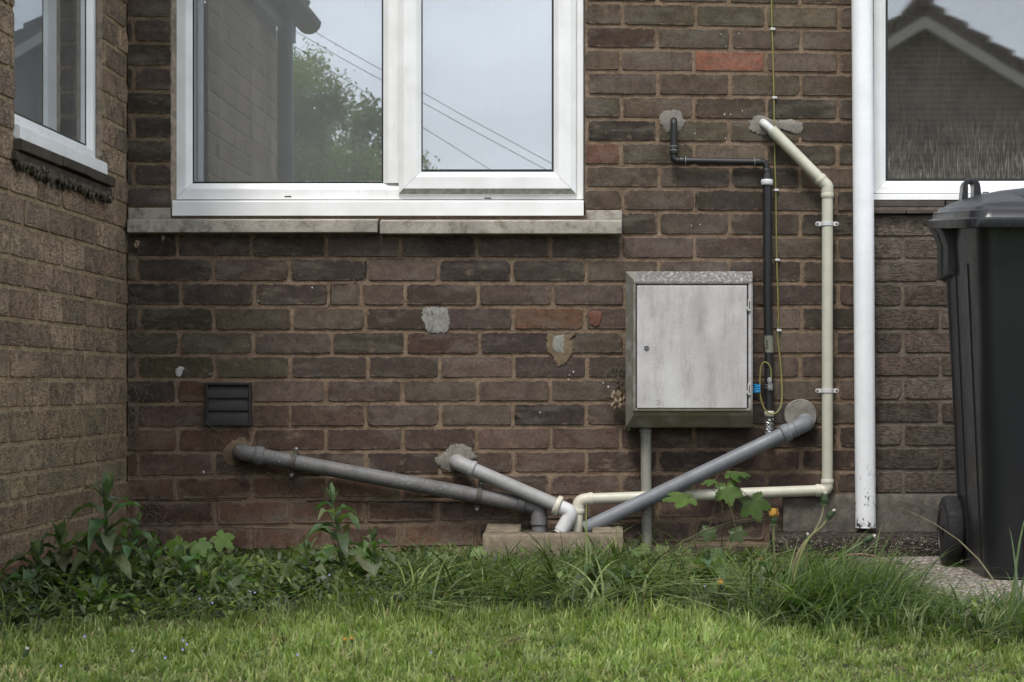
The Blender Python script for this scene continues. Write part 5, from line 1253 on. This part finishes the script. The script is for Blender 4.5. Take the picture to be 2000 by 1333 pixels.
# lobed sycamore leaves
def lobed(mb, c, nrm, dirv, size, col, seed=0, lobes=5):
    rnd = random.Random(seed); nrm = Vector(nrm).normalized(); d = Vector(dirv); d = (d-nrm*d.dot(nrm)).normalized(); s = nrm.cross(d)
    N = 64; base = len(mb.v); out = []
    tips = [(0, 1.0), (52, .92), (-52, .92), (112, .62), (-112, .62)]
    for k in range(N):
        th = -180+360*k/N; r = .34
        for ta, tr in tips:
            dd = abs(th-ta); r = max(r, tr*(1-(dd/34.0)**1.15*.52) if dd < 34 else 0)
        if abs(th) > 158: r = .30-.24*(abs(th)-158)/22
        r *= 1+.055*(1 if k % 2 else -1)+rnd.uniform(-.03, .03); out.append((th, r))
    vs = [Vector(c)]; cols = []
    for f in (.5, 1.0):
        for th, r in out:
            a = R(th); rr_ = r*size*f; vein = .05*size*math.cos(a*5)*f; z = -.16*size*f*f*r*r+vein*.5
            vs.append(Vector(c)+d*rr_*math.cos(a)+s*rr_*math.sin(a)+nrm*z)
    fs = [(0, 1+k, 1+(k+1) % N) for k in range(N)]+[(1+k, 1+N+k, 1+N+(k+1) % N, 1+(k+1) % N) for k in range(N)]
    mb.add(vs, fs, (*col, 1))
def seedling(base, leaves, L, seed, label, colf=(.14, .20, .05), stems=True, top=None):
    rnd = random.Random(seed); t = empty('sycamore_seedling', base, label, 'seedling', 'sycamore seedlings in the border')
    mb = MB(); st = MB(); base = Vector(base); top = Vector(top) if top is not None else base+Vector((0, 0, .05))
    st.tube([base, (base+top)/2+Vector((.004, 0, 0)), top], [.0022, .0018, .0013], 6, col=(.055, .045, .03, 1))
    for i, (px, py, r, nx, ny, nz, dx, dz, tint) in enumerate(leaves):
        c = PL(px, py, L+rnd.uniform(-.04, .04)); lobed(mb, c, (nx, ny, nz), (dx, -.2, dz), 1.22*r/F*L, tuple(v*tint*rnd.uniform(.92, 1.08) for v in colf), seed*10+i)
        st.tube([base.lerp(top, rnd.uniform(.5, 1)), (c+top)/2+Vector((0, 0, .006)), c], .0010, 5, col=(.12, .09, .05, 1))
    st.build('stem', M['stem'], t, smooth=True); mb.build('foliage', M['leaf'], t, smooth='all', fixn=False)
seedling(PL(1408, 1086, 5.3), [(1342, 972, 42, .1, -.38, 1, -1, -.1, .95), (1420, 952, 32, .0, -1, .35, .2, -1, 1.0), (1470, 978, 37, .15, -1, .3, .35, -1, .72), (1428, 926, 30, .1, -.35, 1, 1, 0, .9), (1392, 940, 20, -.1, -.3, 1, -1, .1, .85), (1446, 925, 18, .1, -.3, 1, 1, -.1, .8),
         (1385, 1036, 22, 0, -1, .4, -.3, -1, .55), (1438, 1038, 22, 0, -1, .4, .4, -1, .5)], 5.3, 1, 'tall sycamore seedling with dark lobed leaves under the blue grey pipe', (.105, .165, .042), top=PL(1411, 930, 5.3))
seedling(PL(1320, 1120, 5.1), [(1292, 1072, 20, -.2, -1, .5, -.3, -1, 1.0), (1336, 1082, 24, .1, -1, .4, .2, -1, .95), (1396, 1080, 24, .1, -1, .5, .2, -1, .75), (1262, 1068, 16, -.3, -1, .7, -.6, -1, 1), (1310, 1105, 26, .2, -.8, .8, .3, -1, .9), (1350, 1120, 22, 0, -.7, .8, .3, -1, .8), (1240, 1075, 15, .2, -.7, .8, .3, -1, .95), (1420, 1110, 20, 0, -.7, .8, .3, -1, .8)], 5.1, 2, 'low pale green seedling leaves right of the conduit foot', (.125, .185, .05))
seedling(PL(385, 1120, 5.05), [(352, 1062, 30, -.1, -1, .6, -.6, -.7, 1.05), (388, 1062, 26, .1, -1, .7, .4, -.8, 1.0), (428, 1050, 30, .35, -.8, .7, .9, -.5, .95), (402, 1082, 20, .1, -.8, .7, .4, -.8, .8)], 5.05, 3, 'bright green lobed seedling against the wall left of the low weeds', (.135, .21, .04))
seedling(PL(515, 1150, 4.95), [(478, 1096, 26, -.2, -.7, .9, -.8, -.4, 1.0), (505, 1100, 30, 0, -.6, .9, .4, -.8, 1.1), (540, 1108, 28, .3, -.8, .8, .8, -.6, 1.05), (556, 1125, 22, .4, -1, .5, .5, -1, .95), (450, 1090, 22, -.3, -.6, .9, -.8, -.3, .9), (520, 1130, 24, .1, -.8, .6, .2, -1, .7)], 4.95, 4, 'yellow green cluster of lobed leaves in the middle of the left weeds', (.15, .21, .055))
seedling(PL(715, 1185, 4.75), [(700, 1142, 24, -.2, -.8, .7, -.7, -.6, 1.1), (730, 1145, 20, .3, -.8, .7, .6, -.8, 1.0), (715, 1165, 14, .3, -.8, .7, .6, -.8, .9)], 4.75, 5, 'small yellow green seedling right of the upright leafy weed', (.16, .22, .05))
seedling(PL(620, 1120, 5.0), [(600, 1066, 22, -.1, -.5, 1, -.8, -.2, .9), (640, 1068, 18, .3, -.5, 1, .8, -.2, 1.0), (700, 1075, 30, .3, -.8, .8, .8, -.6, .7), (580, 1085, 18, -.3, -.7, .8, -.8, -.6, .8)], 5.0, 6, 'lobed leaves around the stem of the upright leafy weed', (.10, .155, .04))
seedling(PL(45, 1245, 4.3), [(38, 1200, 20, -.1, -.6, 1, -.8, -.2, 1.1), (55, 1228, 24, .2, -.7, .9, .6, -.5, 1.0), (25, 1240, 20, -.2, -.8, .8, -.6, -.8, .85), (75, 1215, 14, .3, -.6, .9, .9, -.2, 1)], 4.3, 7, 'pale lobed leaves at the far left foot of the wing wall', (.14, .19, .06))
seedling(PL(1600, 1170, 4.6), [(1590, 1128, 22, 0, -.9, .6, .2, -1, 1.1), (1500, 1110, 20, 0, -.9, .6, .2, -1, .7), (1380, 1165, 16, 0, -.9, .6, .2, -1, 1.0)], 4.6, 8, 'few yellow green leaves among the dandelion stems', (.14, .20, .05))
seedling(PL(930, 1120, 5.2), [(932, 1074, 18, 0, -.9, .6, .2, -1, 1.1), (875, 1085, 16, 0, -.9, .6, -.4, -1, .8), (845, 1080, 16, 0, -.9, .6, .2, -1, .7)], 5.2, 9, 'small bright leaf just left of the gully surround', (.13, .20, .04))
# dandelions
def spline(ctrl, m=6):
    pts = []
    for i in range(len(ctrl)-1):
        p0, p1, p2, p3 = ctrl[max(i-1, 0)], ctrl[i], ctrl[i+1], ctrl[min(i+2, len(ctrl)-1)]
        for k in range(m):
            t = k/m; pts.append(.5*((2*p1)+(p2-p0)*t+(2*p0-5*p1+4*p2-p3)*t*t+(3*p1-p0-3*p2+p3)*t**3))
    return pts+[ctrl[-1]]
def dandelion(pix, L, kind, label, size=1.0, stemcol=(.16, .17, .07)):
    ctrl = [PL(a, b, L) for a, b in pix]; pts = spline(ctrl); t = empty('dandelion', ctrl[0], label, 'dandelion', 'dandelions in the grass')
    mb = MB(); n = len(pts); mb.tube(pts, [.0026*size*(1-.25*k/n) for k in range(n)], 8, col=(*stemcol, 1)); mb.build('stem', M['stem'], t, smooth=True)
    tip = pts[-1]; ax = (pts[-1]-pts[-3]).normalized(); s1 = ax.cross(Vector((0, 1, 0))).normalized(); s2 = ax.cross(s1); rnd = random.Random(int(pix[-1][0]))
    mb = MB()
    Lr = []
    for q, r_ in ((-.002, .002), (.002, .0055), (.008, .0068), (.015, .0058), (.019, .004)):
        Lr.append([tip+ax*q*size+(s1*math.cos(2*math.pi*k/12)+s2*math.sin(2*math.pi*k/12))*r_*size for k in range(12)])
    mb.loft(Lr, col=(.035, .06, .025, 1))
    for k in range(12):
        a = 2*math.pi*k/12; u = s1*math.cos(a)+s2*math.sin(a); v = s2*math.cos(a)-s1*math.sin(a); b = tip+ax*.001*size
        mb.add([b+u*.004*size-v*.0014, b+u*.004*size+v*.0014, b+u*.010*size-ax*.004*size, ], [(0, 1, 2)], (.10, .13, .06, 1))
        b = tip+ax*.012*size; mb.add([b+u*.006*size-v*.0015, b+u*.006*size+v*.0015, b+u*.0062*size+ax*.010*size], [(0, 1, 2)], (.05, .08, .03, 1))
    mb.build('bracts', M['stem'], t)
    mb = MB()
    if kind == 'flower':
        for k in range(70):
            a = rnd.uniform(0, 6.28); u = s1*math.cos(a)+s2*math.sin(a); v = s2*math.cos(a)-s1*math.sin(a); sp = rnd.uniform(0, 1); b = tip+ax*.012*size+u*.004*size*sp
            e = b+ax*size*rnd.uniform(.010, .020)+u*size*(.001+.007*sp); m = (b+e)/2+u*.003*size*sp; w = .0013*size
            mb.add([b-v*w*.5, b+v*w*.5, m+v*w, m-v*w, e+v*w*.7, e-v*w*.7], [(0, 1, 2, 3), (3, 2, 4, 5)])
        mb.build('petals', M['petal'], t)
    else:
        for k in range(16):
            a = rnd.uniform(0, 6.28); u = (s1*math.cos(a)+s2*math.sin(a))*rnd.uniform(0, .0026)*size; b = tip+ax*.016*size+u
            mb.tube([b, b+ax*rnd.uniform(.005, .009)*size+u*.5], .0005, 4)
        mb.build('tuft', M['fluff'], t)
Ld = 4.35
dandelion([(1520, 1200), (1515, 1120), (1511, 1060), (1511, 1024)], Ld, 'flower', 'tall dandelion with a half closed orange flower', 1.12)
dandelion([(1543, 1200), (1544, 1150), (1552, 1100), (1568, 1065), (1590, 1040), (1604, 1012), (1609, 985)], Ld, 'seed', 'tallest closed dandelion head on a long curving stem', 1.25, (.24, .20, .12))
dandelion([(1548, 1200), (1549, 1150), (1560, 1095), (1580, 1052), (1604, 1030), (1616, 1014)], Ld-.02, 'seed', 'second closed dandelion head branching just right of the tallest', 1.15, (.22, .22, .09))
dandelion([(1560, 1205), (1570, 1150), (1575, 1100), (1577, 1064)], Ld+.02, 'seed', 'short closed dandelion head below the branching pair', 1.1)
dandelion([(1556, 1215), (1590, 1150), (1640, 1090), (1668, 1070), (1688, 1058)], Ld, 'seed', 'closed dandelion leaning right below the foot of the white downpipe', 1.2, (.12, .16, .06))
dandelion([(1425, 1185), (1418, 1168), (1412, 1152)], Ld, 'flower', 'small yellow dandelion low in the border grass', .75)
dandelion([(1478, 1160), (1482, 1125), (1484, 1104)], 4.7, 'flower', 'tiny yellow dandelion bud right of the seedlings', .55)
dandelion([(670, 1275), (671, 1266), (672, 1259)], 3.66, 'flower', 'left one of two tiny yellow buds in the mown lawn', .42)
dandelion([(689, 1275), (689, 1264), (688, 1256)], 3.66, 'flower', 'right one of two tiny yellow buds in the mown lawn', .38)
dandelion([(30, 1330), (38, 1305), (46, 1284)], 3.5, 'seed', 'pale daisy like head on a thin stalk at the lower left', .8, (.16, .13, .08))
dandelion([(1600, 1110), (1640, 1088), (1690, 1083), (1730, 1095), (1752, 1099)], 4.9, 'seed', 'limp pink stemmed dandelion lying towards the footing', .8, (.30, .15, .11))
dandelion([(1395, 1158), (1432, 1162), (1470, 1160), (1486, 1172)], 4.4, 'seed', 'pale bent stem lying in the border grass', .5, (.24, .24, .13))
mb = MB(); rnd = random.Random(5)
for (px, py, z) in ((357, 1249, .03), (369, 1258, .03), (357, 1270, .02), (325, 1282, .03), (258, 1273, .03), (115, 1298, .02), (168, 1240, .03), (490, 1157, .05), (502, 1156, .06), (392, 1169, .04), (413, 1175, .04), (585, 1281, .03), (640, 1120, .06), (732, 1170, .03), (845, 1275, .02), (1376, 1146, .06), (630, 1124, .05), (575, 1102, .05)):
    for _ in range(1):
        c = G(px+rnd.uniform(-4, 4), py+rnd.uniform(-3, 3), z); c = Vector(c)
        for k in range(4):
            a = 1.57*k+rnd.uniform(-.2, .2); u = Vector((math.cos(a), -.5, math.sin(a)))*.0026; v = Vector((-math.sin(a), 0, math.cos(a)))*.0016
            mb.add([c, c+u*.6+v, c+u, c+u*.6-v], [(0, 1, 2, 3)])
o = mb.build('speedwell_flowers', M['speed'], None); tag(o, kind='stuff')
# dried ivy in the corner, twigs by the cabinet, dead leaf, hook, cobwebby fringe
def tendrils(name, spots, label, cat, seed, r=.0011, lab=None):
    rnd = random.Random(seed); mb = MB()
    for (px, py, sx, sy, n) in spots:
        for k in range(n):
            p = P(px+rnd.uniform(-sx, sx), py+rnd.uniform(-sy, sy), rnd.uniform(.004, .012)); d = Vector((rnd.uniform(-1, 1), 0, rnd.uniform(-1.2, .5))).normalized(); pts = [p]
            for q in range(rnd.randint(4, 9)):
                d = (d+Vector((rnd.uniform(-.7, .7), rnd.uniform(-.25, .25), rnd.uniform(-.7, .6)))).normalized(); p = p+d*rnd.uniform(.004, .010); p.y = max(-.030, min(-.003, p.y)); p.x = max(p.x, XW+.004); pts.append(p.copy())
            mb.tube(pts, [r*(1-.6*i/len(pts)) for i in range(len(pts))], 5)
    o = mb.build(name, M['twig'], None); return tag(o, label, cat)
tendrils('dried_ivy', [(262, 480, 6, 20, 6), (262, 580, 6, 16, 7), (264, 625, 7, 30, 16), (262, 700, 6, 20, 9), (275, 755, 14, 10, 8), (264, 815, 9, 30, 26), (268, 860, 6, 20, 8), (263, 340, 5, 50, 6), (285, 365, 6, 6, 3)], 'dried ivy tendrils clinging in the corner between wing and wall', 'dried ivy', 1)
tendrils('dried_ivy', [(293, 985, 4, 22, 14), (318, 1032, 8, 8, 7)], 'brown withered ivy stem low on the wall left of the long pipe', 'dried ivy', 2)
tendrils('twig_nest', [(1210, 735, 8, 22, 24)], 'wispy dry twigs caught against the left side of the meter cabinet', 'twigs', 3)
tendrils('twig_nest', [(568, 938, 10, 14, 20)], 'cobwebby debris hanging under the first clip of the long sloping pipe', 'twigs', 4, .0009)
tendrils('twig_nest', [(415, 842, 14, 5, 9)], 'few dry wisps below the dark brown vent', 'twigs', 7, .0009)
tendrils('twig_nest', [(478, 918, 14, 4, 8)], 'few dry wisps under the elbow of the long sloping pipe', 'twigs', 8, .0009)
tendrils('twig_nest', [(315, 464, 3, 8, 3), (430, 480, 12, 9, 5)], 'few dry wisps hanging below the mossy left length of the sill', 'twigs', 6, .0009)
def crumple(name, px, py, off, size, seed, label):
    rnd = random.Random(seed); mb = MB(); c = P(px, py, off)
    for q in range(3):
        N = 14; vs = [c+Vector((rnd.uniform(-.3, .3)*size, -size*.3*q, rnd.uniform(-.3, .3)*size))]; o = vs[0].copy()
        for k in range(N):
            a = 2*math.pi*k/N; r_ = size*(.55+.45*abs(math.sin(a*2.5+q)))*rnd.uniform(.8, 1.1)*(1-.15*q); vs.append(o+Vector((math.cos(a)*r_*.8, rnd.uniform(-.45, .35)*size, math.sin(a)*r_)))
        mb.add(vs, [(0, 1+k, 1+(k+1) % N) for k in range(N)])
    o = mb.build(name, M['dead'], None); return tag(o, label, 'dead leaf')
crumple('dead_leaf', 1206, 782, .03, .030, 3, 'large curled dead leaf caught at the left side of the meter cabinet')
crumple('dead_leaf', 318, 467, .02, .009, 5, 'tiny curled dead leaf hanging under the left end of the sill')
crumple('dead_leaf', 267, 478, .02, .013, 6, 'small dead leaf in the corner under the sill')
mb = MB(); c = P(1008, 812, .0)
mb.tube([c+Vector((.007*math.cos(a), -.008+.004*math.cos(a), .007*math.sin(a))) for a in [R(-30+k*24) for k in range(11)]], .0016, 8); mb.tube([c+Vector((-.003, .004, 0)), c+Vector((-.003, -.008, 0))], .003, 8)
o = mb.build('wall_hook', M['screw'], None, smooth=True); tag(o, 'small rusty cable hook screwed into the brickwork left of the meter cabinet', 'hook')
# ragged moss and web hanging under the wing window sill
mb = MB(); rnd = random.Random(12)
for k in range(240):
    d = rnd.uniform(.24, 1.12); s = rnd.uniform(.004, .010); zc = 1.058-rnd.uniform(0, .012)*(1.6 if rnd.random() < .25 else 1); xx = XW+rnd.uniform(.004, .022); Lr = []
    ln = rnd.uniform(.006, .020)*(1.9 if rnd.random() < .08 else 1)
    for q, r_ in ((.004, .5), (0, 1), (-.5*ln, .8), (-ln, .15)):
        Lr.append([(xx+s*r_*math.cos(a)*.8+rnd.uniform(-.001, .001), -d+s*r_*math.sin(a)*1.4+rnd.uniform(-.001, .001), zc+q) for a in [math.pi*j/3 for j in range(6)]])
    mb.loft(Lr)
o = mb.build('moss_fringe', simple('dusty_web', lin((86, 78, 64)), lin((50, 44, 36)), 60, .95, .6, 200), None, smooth='all'); tag(o, 'ragged grey moss and cobweb hanging beneath the wing window sill', 'moss')
